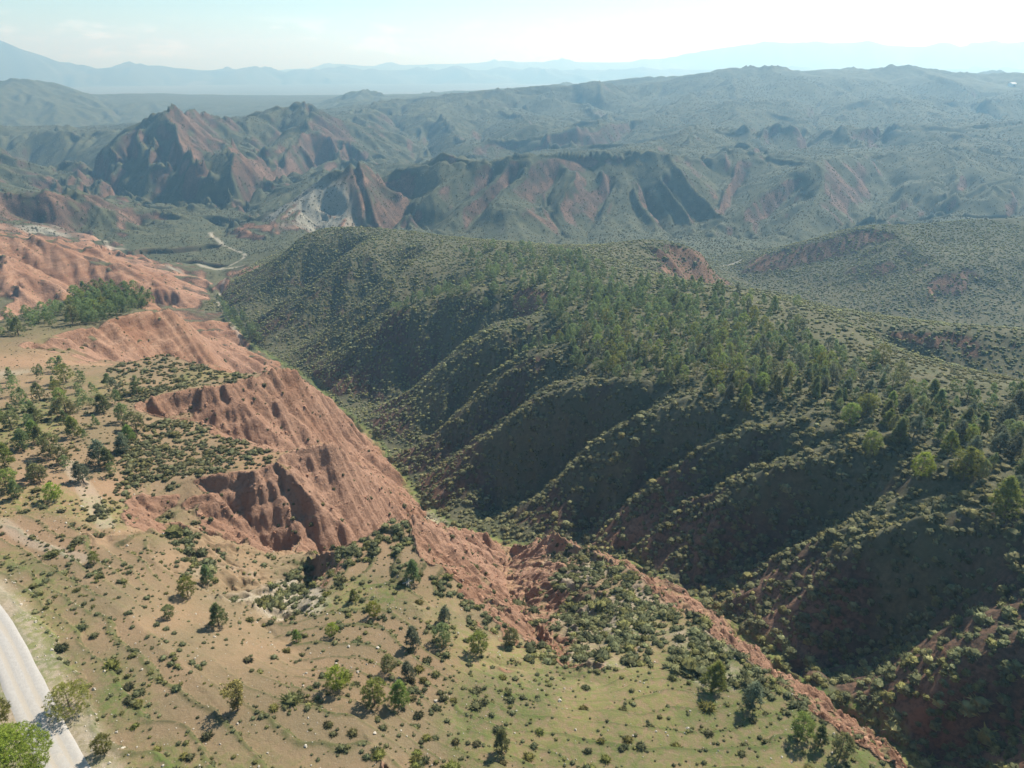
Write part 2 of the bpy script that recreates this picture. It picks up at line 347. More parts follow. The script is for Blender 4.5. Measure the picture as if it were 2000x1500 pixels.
_k = sstep(110, 200, _r)                      # smoothing by about three metres wherever it lies
Hc = Hc * (1 - _w) + (_b * (1 - _k) + _a * _k) * _w
print('solved', time.time() - T0)
# finer mesh grid
D2 = 0.0021
th = np.linspace(R(-50.5), R(50.5), int(R(101) / D2))
lr_a = np.arange(math.log(37.0), math.log(1500.0), D2); lr_b = np.arange(lr_a[-1] + D2 * 1.3, LR1 - 0.01, D2 * 1.9)
lr = np.r_[lr_a, lr_b]
def bil(h, fi, fj):
    i = np.clip(fi.astype(int), 0, h.shape[0] - 2); j = np.clip(fj.astype(int), 0, h.shape[1] - 2)
    a = np.clip(fi - i, 0, 1); b = np.clip(fj - j, 0, 1)
    return (h[i, j] * (1 - a) + h[i + 1, j] * a) * (1 - b) + (h[i, j + 1] * (1 - a) + h[i + 1, j + 1] * a) * b
TH, LR = np.meshgrid(th, lr)
RR = np.exp(LR); X = (RR * np.sin(TH)).astype(np.float32); Y = (RR * np.cos(TH)).astype(np.float32)
fi = (LR - LR0) / DT; fj = (TH - TH0) / DT
Z = blur(bil(Hc, fi, fj), 1).astype(np.float32)
RR = RR.astype(np.float32)
def grad(h):
    gt = np.gradient(h, th, axis=1) / RR; gr = np.gradient(h, lr, axis=0) / RR
    s, c = np.sin(TH), np.cos(TH)
    return (gr * s + gt * c).astype(np.float32), (gr * c - gt * s).astype(np.float32)

def gully(px, py, dx, dy, seed):
    """one octave of erosion: ripples whose crests run along the fall line; returns height and its gradient"""
    ix = np.floor(px); iy = np.floor(py); fx = px - ix - 0.5; fy = py - iy - 0.5
    ix = ix.astype(np.int64); iy = iy.astype(np.int64)
    H = np.zeros_like(px); GX = np.zeros_like(px); GY = np.zeros_like(px); W = np.full_like(px, 1e-4)
    for i in (-1, 0, 1):
        for j in (-1, 0, 1):
            jx = (hash2(ix + i, iy + j, seed) - .5) * .5; jy = (hash2(ix + i, iy + j, seed + 31) - .5) * .5
            ph = hash2(ix + i, iy + j, seed + 77) * 1.6
            ox = fx - i - jx; oy = fy - j - jy
            w = np.clip(1 - (ox * ox + oy * oy) / 1.5625, 0, 1) ** 2
            m = (ox * dx + oy * dy) * 6.2832 + ph
            c = np.cos(m); s = np.sin(m)
            H += c * w; GX -= s * w * dx * 6.2832; GY -= s * w * dy * 6.2832; W += w
    return H / W, GX / W, GY / W

def erode(Z, sel, wl0, octs, amp, seed, branch=0.7, crisp=False, smin=.15, smax=.55):
    """sel: weight map 0..1"""
    gx, gy = grad(blur(Z, 6))
    idx = np.nonzero(sel > 0.01)
    gx, gy = gx[idx], gy[idx]; x, y, r = X[idx], Y[idx], RR[idx]
    sl = np.hypot(gx, gy) + 1e-5
    a = sstep(smin, smax, sl) * sel[idx]
    h = np.zeros_like(x); ax = gx.copy(); ay = gy.copy(); wl = wl0
    for o in range(octs):
        s = np.hypot(ax, ay) + 1e-4
        dx, dy = -ay / s, ax / s
        wx = x + (vnoise(x / (wl * 1.7), y / (wl * 1.7), seed + 5 + o) - .5) * wl * .8
        wy = y + (vnoise(x / (wl * 1.7), y / (wl * 1.7), seed + 9 + o) - .5) * wl * .8
        g, ggx, ggy = gully(wx / wl, wy / wl, dx, dy, seed + o * 13)
        fade = np.clip((wl / (r * D2 * 2.2)) - 1, 0, 1)
        A = amp * wl * fade
        h += a * A * (np.arcsin(np.clip(g, -1, 1)) * .75 - .2 if crisp else g)
        ax = ax + ggx / wl * A * branch; ay = ay + ggy / wl * A * branch
        wl *= .5
    Z = Z.copy(); Z[idx] += h
    return Z

near = 1 - sstep(560, 700, RR)
mid = sstep(560, 700, RR) * (1 - sstep(3200, 4200, RR))
farw = sstep(4500, 7000, RR)
# side of the main ravine: near bank (badland) or mesa bank
G = np.array([at(*q) for q in G0])
def side_of(xs, ys):
    """signed distance-like: >0 on the near/left bank of the ravine"""
    best = np.full(xs.shape, 1e9, np.float32); sg = np.zeros(xs.shape, np.float32)
    for a, b in zip(G[:-1], G[1:]):
        ax, ay = a[0], a[1]; bx, by = b[0] - ax, b[1] - ay
        t = np.clip(((xs - ax) * bx + (ys - ay) * by) / (bx * bx + by * by), 0, 1)
        d = np.hypot(xs - ax - t * bx, ys - ay - t * by)
        c = np.sign(bx * (ys - ay) - by * (xs - ax))
        m = d < best; best = np.where(m, d, best); sg = np.where(m, c, sg)
    return best * sg
SD = side_of(X, Y)
bank = sstep(-1.5, 1.5, SD) * (1 - sstep(430, 470, Y)) + (X < -205) * sstep(430, 470, Y)     # 1 = near bank and left badlands
bank = np.clip(bank, 0, 1)
Z = erode(Z, (near * bank * (1 - sstep(230, 300, RR))).astype(np.float32), 17, 5, .12, 11, crisp=True, smin=.30, smax=.70)
Z = erode(Z, (near * bank * (1 - sstep(230, 300, RR))).astype(np.float32), 6.5, 3, .13, 17, crisp=True, smin=.42, smax=.80)
Z = erode(Z, (bank * sstep(230, 300, RR) * (1 - sstep(640, 760, RR))).astype(np.float32), 30, 5, .13, 13, crisp=True, smin=.14, smax=.40)
Z = erode(Z, (near * (1 - bank)).astype(np.float32), 24, 4, .06, 23, smin=.22, smax=.6)
Z = erode(Z, mid.astype(np.float32) * sstep(640, 900, RR), 270, 2, .03, 37, smin=.0, smax=.12)
rgt = (mid * sstep(-300, 60, X) * sstep(680, 850, RR) * (1 - sstep(1350, 1600, RR))).astype(np.float32)
Z = erode(Z, rgt, 130, 2, .035, 43, smin=.0, smax=.12, branch=.5)
Z = erode(Z, (mid * sstep(1350, 1600, RR) * (X > -300)).astype(np.float32), 420, 1, .015, 47, smin=.0, smax=.08)
Z = erode(Z, (mid * (.40 + .80 * (1 - sstep(-300, 0, X)))).astype(np.float32), 74, 5, .065, 41, smin=.02, smax=.25)
Z = erode(Z, farw.astype(np.float32), 900, 3, .05, 61, smin=.02, smax=.15)
print('eroded', time.time() - T0)
gx, gy = grad(blur(Z, 2)); SL = np.hypot(gx, gy)
# strata ledges on bare steep faces, and surface roughness
steep = sstep(.5, .85, SL) * near * bank
Z += (fbm(X, Y, 9.0, 3, 5) * .35 * (1 - sstep(500, 900, RR)) + fbm(X, Y, 60.0, 3, 8) * 1.2 * sstep(150, 500, RR) * (1 - sstep(3500, 5000, RR))).astype(np.float32)
zz = Z + fbm(X, Y, 30, 2, 77) * 1.5
Z += steep * (np.sin(zz * 6.2832 / 4.3) * .32 + np.sin(zz * 6.2832 / 1.7 + 1) * .12)
Z += steep * (fbm(X, Y, 3.2, 3, 15) * 1.1 - np.abs(fbm(X, Y, 7.0, 4, 19)) * 1.3) * (1 - sstep(250, 450, RR))
# ploughed terrace banks on the near plateau follow the contours
plate = bank * (1 - sstep(.22, .38, SL)) * (1 - sstep(120, 165, RR))
zz = blur(Z, 8) + fbm(X, Y, 25, 2, 3) * .25
ph = (zz / .62) % 1.0
RIS = plate * (1 - sstep(.08, .26, np.abs(ph - .08)))
TER = plate * (sstep(.0, .14, ph) * (1 - ph) - .5) * .72
Z += TER
# road shelf
RD = np.array([at(u, v, d) for u, v, d in [(-330,1010,66.5),(-220,1060,67),(-110,1125,67.3),(-45,1180,67.5),(5,1250,67.7),(42,1330,67.8),(85,1420,67.8),(132,1510,67.7),(190,1620,67.4),(270,1760,67),(360,1900,66.5)]])
def spline(P, n=24):
    P = np.array(P); out = []
    Q = np.vstack([2 * P[0] - P[1], P, 2 * P[-1] - P[-2]])
    for k in range(1, len(Q) - 2):
        t = np.linspace(0, 1, n, endpoint=False)[:, None]
        a, b, c, d = Q[k - 1], Q[k], Q[k + 1], Q[k + 2]
        out.append(.5 * (2 * b + (c - a) * t + (2 * a - 5 * b + 4 * c - d) * t ** 2 + (-a + 3 * b - 3 * c + d) * t ** 3))
    return np.vstack(out + [P[-1:]])
RDs = spline(RD)
def dist_to(P, xs, ys):
    best = np.full(xs.shape, 1e9, np.float32); zz = np.zeros(xs.shape, np.float32)
    for a, b in zip(P[:-1], P[1:]):
        bx, by = b[0] - a[0], b[1] - a[1]
        t = np.clip(((xs - a[0]) * bx + (ys - a[1]) * by) / (bx * bx + by * by + 1e-9), 0, 1)
        d = np.hypot(xs - a[0] - t * bx, ys - a[1] - t * by)
        m = d < best; best = np.where(m, d, best)
        if len(a) > 2: zz = np.where(m, a[2] + (b[2] - a[2]) * t, zz)
    return best, zz
DR = np.full(X.shape, 1e9, np.float32)
m = (RR < 170) & (X < -20)
ii = np.nonzero(m)
d, zr = dist_to(RDs[::4], X[ii], Y[ii])
w = 1 - sstep(1.7, 5.5, d); Z[ii] = Z[ii] * (1 - w) + (zr - .10) * w; DR[ii] = d
# drainage channel cuts in the valley floor
CH = np.zeros_like(X)
for ch in ([(410,425,157),(440,445,156),(420,462,155)], [(430,520,153),(360,515,153),(330,520,153)], [(290,492,153.5),(350,490,153.5),(405,482,154)], [(250,412,158),(330,412,158),(390,404,158.5),(470,404,158.5)], [(400,425,157),(440,430,156.5),(465,436,156)]):
    P = spline([at(*q) for q in ch], 8)
    m = (RR > 450) & (RR < 1050) & (X < -150); ii = np.nonzero(m)
    d, _ = dist_to(P, X[ii], Y[ii]); Z[ii] -= (1 - sstep(4, 9, d + fbm(X[ii], Y[ii], 25, 2, 9) * 5)) * 5.5; CH[ii] = np.maximum(CH[ii], 1 - sstep(10, 24, d))
gx, gy = grad(Z); SL = np.hypot(gx, gy)
gxs, gys = grad(blur(Z - TER, 5)); SLs = np.hypot(gxs, gys) + 1e-5
asp = (gxs * -0.98 + gys * 0.15) / SLs           # +1: falls toward +X / toward the camera
def HZ(x, y):
    x = np.asarray(x, dtype=float); y = np.asarray(y, dtype=float)
    t = np.arctan2(x, y); l = np.log(np.hypot(x, y))
    fi = np.interp(l, lr, np.arange(len(lr))); fj = (t - th[0]) / (th[1] - th[0])
    return bil(Z, fi, fj)
def SAMP(F, x, y):
    t = np.arctan2(x, y); l = np.log(np.hypot(x, y))
    return bil(F, np.interp(l, lr, np.arange(len(lr))), (t - th[0]) / (th[1] - th[0]))

# ------------------------------------------------------------------ ground cover masks (what the ground is made of)
nz1 = fbm(X, Y, 45, 4, 101); nz2 = fbm(X, Y, 9, 3, 111); nz3 = fbm(X, Y, 220, 3, 121)
bare_bank = sstep(.42, .62, SLs + nz2 * .10)
bare_mesa = sstep(.35, .75, SLs) * np.clip(.04 + .36 * (1 - sstep(6, 24, np.abs(SD))) + nz2 * .26 + nz1 * .26, .04, .5) + (RR > 300) * (X > 0) * sstep(.45, .7, SLs) * .4
bare_mid = sstep(.55, .85, SLs + nz1 * .25 + (asp - .7) * .7) * np.clip(.75 + nz2 * .9, 0, 1) * (.42 - .04 * sstep(-200, 150, X)) * (1 - .4 * sstep(1000, 1400, RR))
bare_far = sstep(.45, .75, SLs + nz1 * .2)
lb = (X < -150) * sstep(300, 350, RR) * (1 - sstep(760, 820, RR)) * sstep(.27, .46, SLs + nz2 * .10)
clay = (near * (bank * bare_bank + (1 - bank) * bare_mesa) + (1 - near) * bare_mid * (1 - sstep(1900, 3000, RR) * .6)).astype(np.float32)
clay = np.maximum(clay, lb * np.clip(.72 + nz2 * .7 + nz1 * .4, 0, 1) * ((bank > .5) | (RR > 560)) * (Y < 800)).astype(np.float32)
clay *= 1 - sstep(4000, 5000, RR)
clay *= 1 - .85 * CH
fields = sstep(3300, 4800, RR) * (1 - sstep(.10, .2, SLs)) * np.clip(.65 + fbm(X, Y, 900, 4, 171) * .9, .1, 1)      # pale farmland of the plain
soil = (near * bank * (1 - bare_bank) * (1 - sstep(230, 330, RR))).astype(np.float32)                              # dry tilled earth of the near plateau
gr = sstep(.12, .6, fbm(X, Y, 22, 3, 131) * 1.25 + .27 * np.maximum(sstep(-20, -30, X) * (1 - sstep(66, 76, Y)), sstep(-14, -4, X) * (1 - sstep(76, 86, Y))) - .08) * soil * .62
gr = np.maximum(gr, RIS * soil * .3 * sstep(-.6, .1, nz2))
gr = np.maximum(gr, sstep(6, 2, np.abs(DR - 6.0)) * (DR < 20) * .7 * sstep(-.3, .3, nz2))
gr = np.maximum(gr, (1 - sstep(.8, 2.6, np.abs(SD))) * (1 - sstep(430, 470, Y)) * .9)            # damp strip along the stream bed
pale = fields * .18 + sstep(.35, .75, fbm(X, Y, 30, 3, 141)) * soil * .8 + (1 - sstep(3.0, 5.5, DR)) * .5
# grey marl outcrops of the rocky hill and left badlands
def blob(u, v, t, rx):
    p = far(u, v, t); return np.exp(-((X - p[0]) ** 2 + (Y - p[1]) ** 2) / (rx * rx))
marl = np.clip(blob(575, 425, 745, 40) * .9 + blob(640, 445, 735, 35) * .8 + blob(80, 445, 640, 35) * .7 + blob(350, 545, 560, 22) * .7 + blob(1000, 440, 700, 26) * .5 + nz1 * .3, 0, .8) * sstep(.25, .5, SLs)
# small wash and tracks, pale
wash = np.zeros_like(X)
for tr, wd in (([(195,470,152.5),(215,490,152.5),(228,500,152.8)], 2.2), ([(215,487,152.5),(250,487,152.8)], 2.), ([(375,522,153),(410,527,153),(475,526,153)], 2.6),
               ([(410,455,156),(425,470,155.4),(435,480,155)], 2.6), ([(440,560,151),(425,580,151),(430,600,150.8),(455,640,150),(470,665,149)], 1.6), ([(1415,522,152),(1450,520,151.5)], 2.2), 
               ([(435,480,155),(480,505,154),(430,527,153)], 1.8)):
    P = spline([at(*q) for q in tr], 6); mm = np.nonzero((RR > 300) & (RR < 900))
    d, _ = dist_to(P, X[mm], Y[mm]); wash[mm] = np.maximum(wash[mm], .5 * (1 - sstep(wd * .4, wd * 1.4, d + np.abs(nz2[mm]) * 2.5)))
# footpath traces on the near plateau
for tr, wd in (([(130,900,74),(175,960,73),(205,1020,72.5)], .9), ([(110,870,74.5),(155,950,73),(190,1010,72.5)], .5), ([(0,1015,70.8),(60,1055,70.6),(160,1090,71)], .8)):
    P = spline([at(*q) for q in tr], 8); mm = np.nonzero(RR < 220)
    d, _ = dist_to(P, X[mm], Y[mm]); wash[mm] = np.maximum(wash[mm], .25 * (1 - sstep(wd, wd * 2, d)))
clay *= 1 - marl * .9
# the scrub hill over the lower ravine stands on grey marl, not on red clay
DH = [at(*q)[:2] for q in [(1085,1043,104),(1180,1088,92.5),(1300,1168,82.5),(1420,1253,76.5),(1590,1390,74),(1450,1360,75),(1300,1310,76),(1150,1290,78),(1085,1225,84),(1100,1140,98)]]
dh = np.zeros(X.shape, bool)
for (ax, ay), (bx, by) in zip(DH, DH[1:] + DH[:1]):
    yy_ = Y + nz1 * 4; xx_ = X + nz2 * 4; dh ^= ((ay > yy_) != (by > yy_)) & (xx_ < (bx - ax) * (yy_ - ay) / (by - ay + 1e-9) + ax)
for PG, cut in (([(430,1098,78),(600,1125,82),(650,1190,78),(560,1270,75),(420,1210,75),(350,1130,75)], .92),):
    PG = [at(*q)[:2] for q in PG]; m_ = np.zeros(X.shape, bool)
    for (ax, ay), (bx, by) in zip(PG, PG[1:] + PG[:1]):
        yy_ = Y + nz1 * 3; m_ ^= ((ay > yy_) != (by > yy_)) & (X < (bx - ax) * (yy_ - ay) / (by - ay + 1e-9) + ax)
    m_ = blur(m_.astype(np.float32), 4); clay *= 1 - cut * m_; soil = np.maximum(soil, m_ * bank); pale = np.clip(pale + m_ * .6 * sstep(.0, .5, nz2), 0, 1)
clay *= 1 - (RR < 125) * sstep(-33, -38, X); soil = np.maximum(soil, bank * (RR < 125) * sstep(-33, -38, X))
dh = blur(dh.astype(np.float32), 4); clay *= 1 - .8 * dh; soil = np.maximum(soil, dh * .8); pale = np.clip(pale + dh * .45 * sstep(-.4, .3, nz2), 0, 1)
print('masks', time.time() - T0)

# ------------------------------------------------------------------ materials
def new_mat(name):
    m = bpy.data.materials.new(name); m.use_nodes = True; n = m.node_tree; n.nodes.clear()
    out = n.nodes.new('ShaderNodeOutputMaterial'); bs = n.nodes.new('ShaderNodeBsdfPrincipled')
    n.links.new(bs.outputs[0], out.inputs['Surface'])
    bs.inputs['Roughness'].default_value = .95; bs.inputs['Specular IOR Level'].default_value = .1
    return m, n, bs
class NB:
    def __init__(s, n): s.n = n
    def node(s, t, **k):
        o = s.n.nodes.new(t)
        for a, b in k.items(): setattr(o, a, b)
        return o
    def put(s, sock, v):
        if isinstance(v, (int, float)): sock.default_value = v
        elif isinstance(v, (tuple, list)): sock.default_value = (*v, 1.0) if len(v) == 3 and sock.type == 'RGBA' else v
        else: s.n.links.new(v, sock)
    def mix(s, f, a, b, mode='MIX'):
        o = s.node('ShaderNodeMix', data_type='RGBA', blend_type=mode); o.clamp_factor = True
        s.put(o.inputs[0], f); s.put(o.inputs[6], a); s.put(o.inputs[7], b); return o.outputs[2]
    def math(s, op, a, b=0.0, c=0.0):
        o = s.node('ShaderNodeMath', operation=op); s.put(o.inputs[0], a); s.put(o.inputs[1], b); s.put(o.inputs[2], c); return o.outputs[0]
    def noise(s, scale, detail=4, rough=.6, vec=None, dist=0.0):
        o = s.node('ShaderNodeTexNoise'); o.inputs['Scale'].default_value = scale; o.inputs['Detail'].default_value = detail
        o.inputs['Roughness'].default_value = rough; o.inputs['Distortion'].default_value = dist
        if vec is not None: s.n.links.new(vec, o.inputs['Vector'])
        return o.outputs['Fac']
    def ramp(s, f, a, b):
        o = s.node('ShaderNodeMapRange', interpolation_type='SMOOTHSTEP'); s.put(o.inputs[0], f); o.inputs[1].default_value = a; o.inputs[2].default_value = b
        return o.outputs[0]

def ground_material():
    m, n, bs = new_mat('badland_ground'); b = NB(n)
    a1 = b.node('ShaderNodeAttribute', attribute_name='cover'); a2 = b.node('ShaderNodeAttribute', attribute_name='cover2')
    s1 = b.node('ShaderNodeSeparateColor'); s2 = b.node('ShaderNodeSeparateColor')
    n.links.new(a1.outputs['Color'], s1.inputs[0]); n.links.new(a2.outputs['Color'], s2.inputs[0])
    clay, soil, grass = s1.outputs; pale, marl, wash = s2.outputs
    pos = b.node('ShaderNodeNewGeometry').outputs['Position']
    mp = b.node('ShaderNodeMapping'); n.links.new(pos, mp.inputs[0]); mp.inputs['Scale'].default_value = (.25, .25, 3.0)
    strata = b.noise(.35, 5, .65, mp.outputs[0], .3)
    fine = b.noise(1.1, 8, .7, pos); mid_ = b.noise(.09, 6, .6, pos); big = b.noise(.012, 4, .5, pos); grit = b.noise(5.0, 5, .75, pos)
    c_clay = b.mix(b.ramp(strata, .35, .65), (.232, .130, .078), (.310, .195, .128))
    c_clay = b.mix(b.ramp(mid_, .4, .68), c_clay, (.205, .108, .064))
    c_clay = b.mix(b.ramp(big, .45, .65), c_clay, (.30, .185, .125))
    c_clay = b.mix(b.ramp(fine, .45, .8), c_clay, (.165, .088, .054))
    c_soil = b.mix(b.ramp(mid_, .35, .65), (.165, .128, .074), (.215, .15, .088))
    c_soil = b.mix(b.ramp(fine, .50, .80), c_soil, (.14, .12, .06))
    c_soil = b.mix(b.ramp(grit, .58, .72), c_soil, (.29, .25, .18))
    c_soil = b.mix(b.ramp(big, .5, .62), c_soil, (.26, .165, .10))
    c_soil = b.mix(b.math('MULTIPLY', a2.outputs['Alpha'], b.ramp(fine, .30, .52)), c_soil, (.085, .075, .038))
    gmask = b.math('MULTIPLY', grass, b.ramp(fine, .34, .62))
    c_grass = b.mix(b.ramp(mid_, .4, .6), (.075, .12, .025), (.14, .165, .045))
    c_under = b.mix(b.ramp(fine, .35, .7), (.07, .07, .038), (.13, .12, .07))      # soil between the scrub
    c_under = b.mix(b.ramp(mid_, .45, .7), c_under, (.075, .08, .042))
    c_under = b.mix(b.math('MULTIPLY', a1.outputs['Alpha'], .8), c_under, b.mix(b.ramp(mid_, .4, .65), (.045, .055, .03), (.085, .088, .048)))
    c_under = b.mix(b.ramp(clay, .02, .22), c_under, b.mix(b.ramp(fine, .35, .7), (.058, .041, .029), (.10, .067, .046)))
    col = b.mix(soil, c_under, c_soil)
    cm = b.math('ADD', clay, b.math('MULTIPLY', b.math('SUBTRACT', fine, .5), b.math('MULTIPLY', b.math('MULTIPLY', clay, b.math('SUBTRACT', 1.0, clay)), 6.0)))
    col = b.mix(b.ramp(cm, .15, .75), col, c_clay)
    col = b.mix(pale, col, b.mix(b.ramp(fine, .4, .65), (.38, .34, .27), (.25, .22, .15)))
    col = b.mix(b.ramp(marl, .2, .8), col, b.mix(b.ramp(fine, .4, .65), (.26, .25, .2), (.14, .14, .105)))
    col = b.mix(gmask, col, c_grass)
    col = b.mix(wash, col, (.42, .38, .31))
    n.links.new(col, bs.inputs['Base Color'])
    bp = b.node('ShaderNodeBump'); bp.inputs['Distance'].default_value = 1.0; bp.inputs['Strength'].default_value = .9
    hh = b.math('MULTIPLY', b.math('ADD', b.math('MULTIPLY', fine, .8), b.math('MULTIPLY', grit, .16)), b.math('ADD', .28, b.math('MULTIPLY', clay, .8)))
    n.links.new(hh, bp.inputs['Height']); n.links.new(bp.outputs[0], bs.inputs['Normal'])
    return m

def mesh_from(name, V, F, smooth=False, mat=None):
    """V (n,3), F (m,k) arrays -> mesh"""
    me = bpy.data.meshes.new(name)
    V = np.ascontiguousarray(V, dtype=np.float32); F = np.ascontiguousarray(F, dtype=np.int32)
    me.vertices.add(len(V)); me.vertices.foreach_set('co', V.ravel())
    k = F.shape[1]
    me.loops.add(F.size); me.loops.foreach_set('vertex_index', F.ravel())
    me.polygons.add(len(F)); me.polygons.foreach_set('loop_start', np.arange(0, F.size, k, dtype=np.int32))
    me.update(calc_edges=True)
    me.polygons.foreach_set('use_smooth', np.full(len(F), smooth))
    if mat: me.materials.append(mat)
    return me
def add_attr(me, name, C):
    a = me.color_attributes.new(name, 'FLOAT_COLOR', 'POINT')
    a.data.foreach_set('color', np.ascontiguousarray(C, dtype=np.float32).ravel())

n_, m_ = Z.shape
V = np.stack([X, Y, Z], -1).reshape(-1, 3)
I = (np.arange(n_ - 1)[:, None] * m_ + np.arange(m_ - 1)[None, :]).ravel()
F = np.stack([I, I + 1, I + 1 + m_, I + m_], 1)
me = mesh_from('terrain', V, F, True, ground_material())
thick = sstep(520, 680, RR)                      # far slopes carry a closer mat of low cover than the tops nearby
add_attr(me, 'cover', np.stack([clay.ravel(), soil.ravel(), gr.ravel(), thick.ravel()], 1))
add_attr(me, 'cover2', np.stack([pale.ravel(), marl.ravel(), wash.ravel(), RIS.ravel()], 1))
ter = link(bpy.data.objects.new('terrain', me)); ter['kind'] = 'structure'
print('terrain', V.shape, time.time() - T0)

# ------------------------------------------------------------------ road: its own sheet on the shelf
def road_material():
    m, n, bs = new_mat('gravel_road'); b = NB(n); pos = b.node('ShaderNodeNewGeometry').outputs['Position']
    uv = b.node('ShaderNodeAttribute', attribute_name='across'); s = b.node('ShaderNodeSeparateColor'); n.links.new(uv.outputs['Color'], s.inputs[0])
    f = b.noise(2.2, 7, .7, pos); g = b.noise(.25, 4, .6, pos)
    d1 = b.math('ABSOLUTE', b.math('SUBTRACT', b.math('ABSOLUTE', b.math('SUBTRACT', s.outputs[0], .5)), .17))    # distance to the two wheel tracks
    wob = b.math('ADD', d1, b.math('MULTIPLY', b.math('SUBTRACT', g, .5), .12))
    col = b.mix(b.ramp(f, .3, .8), (.31, .295, .265), (.37, .35, .315))
    col = b.mix(b.ramp(wob, .075, .03), col, (.35, .315, .26))
    col = b.mix(b.ramp(g, .55, .7), col, (.39, .35, .29))
    n.links.new(col, bs.inputs['Base Color'])
    bp = b.node('ShaderNodeBump'); bp.inputs['Distance'].default_value = .25; bp.inputs['Strength'].default_value = .15
    n.links.new(f, bp.inputs['Height']); n.links.new(bp.outputs[0], bs.inputs['Normal']); return m
_c = RDs; _t = np.gradient(_c[:, :2], axis=0); _t /= np.linalg.norm(_t, axis=1)[:, None]; _n = np.stack([_t[:, 1], -_t[:, 0]], 1)
_w = 2.0; K = 13; V = []; CC = []
for k in range(len(_c)):
    for j in range(K):
        q = j / (K - 1); off = (q - .5) * 2 * _w
        if j in (0, K - 1): off *= 1 + .035 * math.sin(k * .11 + j) + .015 * math.sin(k * .37)
        rut = -.05 * math.exp(-((abs(q - .5) - .17) / .05) ** 2)
        V.append((_c[k, 0] + _n[k, 0] * off, _c[k, 1] + _n[k, 1] * off, _c[k, 2] - (.13 if j in (0, K - 1) else 0) + rut)); CC.append((q, 0, 0, 1))
n0 = len(_c); I = (np.arange(n0 - 1)[:, None] * K + np.arange(K - 1)[None]).ravel(); F = np.stack([I, I + K, I + K + 1, I + 1], 1)
me = mesh_from('road', np.array(V), F, True, road_material()); add_attr(me, 'across', np.array(CC))
o = link(bpy.data.objects.new('road', me)); o['kind'] = 'structure'

# ------------------------------------------------------------------ vegetation
def hit(u, v):
    """where the sight line through survey point (u, v) meets the ground"""
    x, y, z = ray(u, v); t = np.exp(np.linspace(math.log(50), math.log(6000), 2600))
    g = HZ(x * t, y * t) - (CAMZ + z * t)
    k = int(np.argmax(g > 0)); 
    if k == 0: return (x * t[-1], y * t[-1], CAMZ + z * t[-1])
    f = g[k - 1] / (g[k - 1] - g[k]); tt = t[k - 1] + (t[k] - t[k - 1]) * f
    return (x * tt, y * tt, float(HZ(x * tt, y * tt)))
def inside(P, xs, ys):
    c = np.zeros(xs.shape, bool)
    for (ax, ay), (bx, by) in zip(P, P[1:] + P[:1]):
        c ^= ((ay > ys) != (by > ys)) & (xs < (bx - ax) * (ys - ay) / (by - ay + 1e-9) + ax)
    return c
def leaf_material(name, base, vary=.35, transl=.35, rough=.8):
    m, n, bs = new_mat(name); b = NB(n)
    at_ = b.node('ShaderNodeAttribute', attribute_name='tint'); oi = b.node('ShaderNodeObjectInfo')
    pos = b.node('ShaderNodeNewGeometry').outputs['Position']
    f = b.noise(.9, 3, .6, pos)
    col = b.mix(b.ramp(f, .3, .7), tuple(c * (1 - vary) for c in base), tuple(min(1, c * (1 + vary)) for c in base))
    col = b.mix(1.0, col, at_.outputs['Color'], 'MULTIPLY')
    hsv = b.node('ShaderNodeHueSaturation'); n.links.new(col, hsv.inputs['Color'])
    n.links.new(b.math('ADD', b.math('MULTIPLY', oi.outputs['Random'], .06), .47), hsv.inputs['Hue'])
    n.links.new(b.math('ADD', b.math('MULTIPLY', oi.outputs['Random'], .5), .75), hsv.inputs['Value'])
    n.links.new(hsv.outputs[0], bs.inputs['Base Color']); bs.inputs['Roughness'].default_value = rough
    tr = b.node('ShaderNodeBsdfTranslucent'); n.links.new(hsv.outputs[0], tr.inputs['Color'])
    mx = b.node('ShaderNodeMixShader'); mx.inputs[0].default_value = transl
    n.links.new(bs.outputs[0], mx.inputs[1]); n.links.new(tr.outputs[0], mx.inputs[2])
    out = [q for q in n.nodes if q.type == 'OUTPUT_MATERIAL'][0]; n.links.new(mx.outputs[0], out.inputs['Surface'])
    return m
M_SHRUB = leaf_material('scrub_leaves', (.135, .13, .064), .35, .34)
M_TREE = leaf_material('pine_needles', (.165, .19, .075), .3, .45)
M_BROOM = leaf_material('pale_bush_leaves', (.24, .25, .10), .3, .4)
def bark(name, c):
    m, n, bs = new_mat(name); b = NB(n); pos = b.node('ShaderNodeNewGeometry').outputs['Position']
    n.links.new(b.mix(b.noise(6, 5, .7, pos), tuple(q * .6 for q in c), tuple(q * 1.4 for q in c)), bs.inputs['Base Color']); return m
M_BARK = bark('pine_bark', (.16, .12, .09)); M_DEAD = bark('dead_wood', (.52, .48, .43))

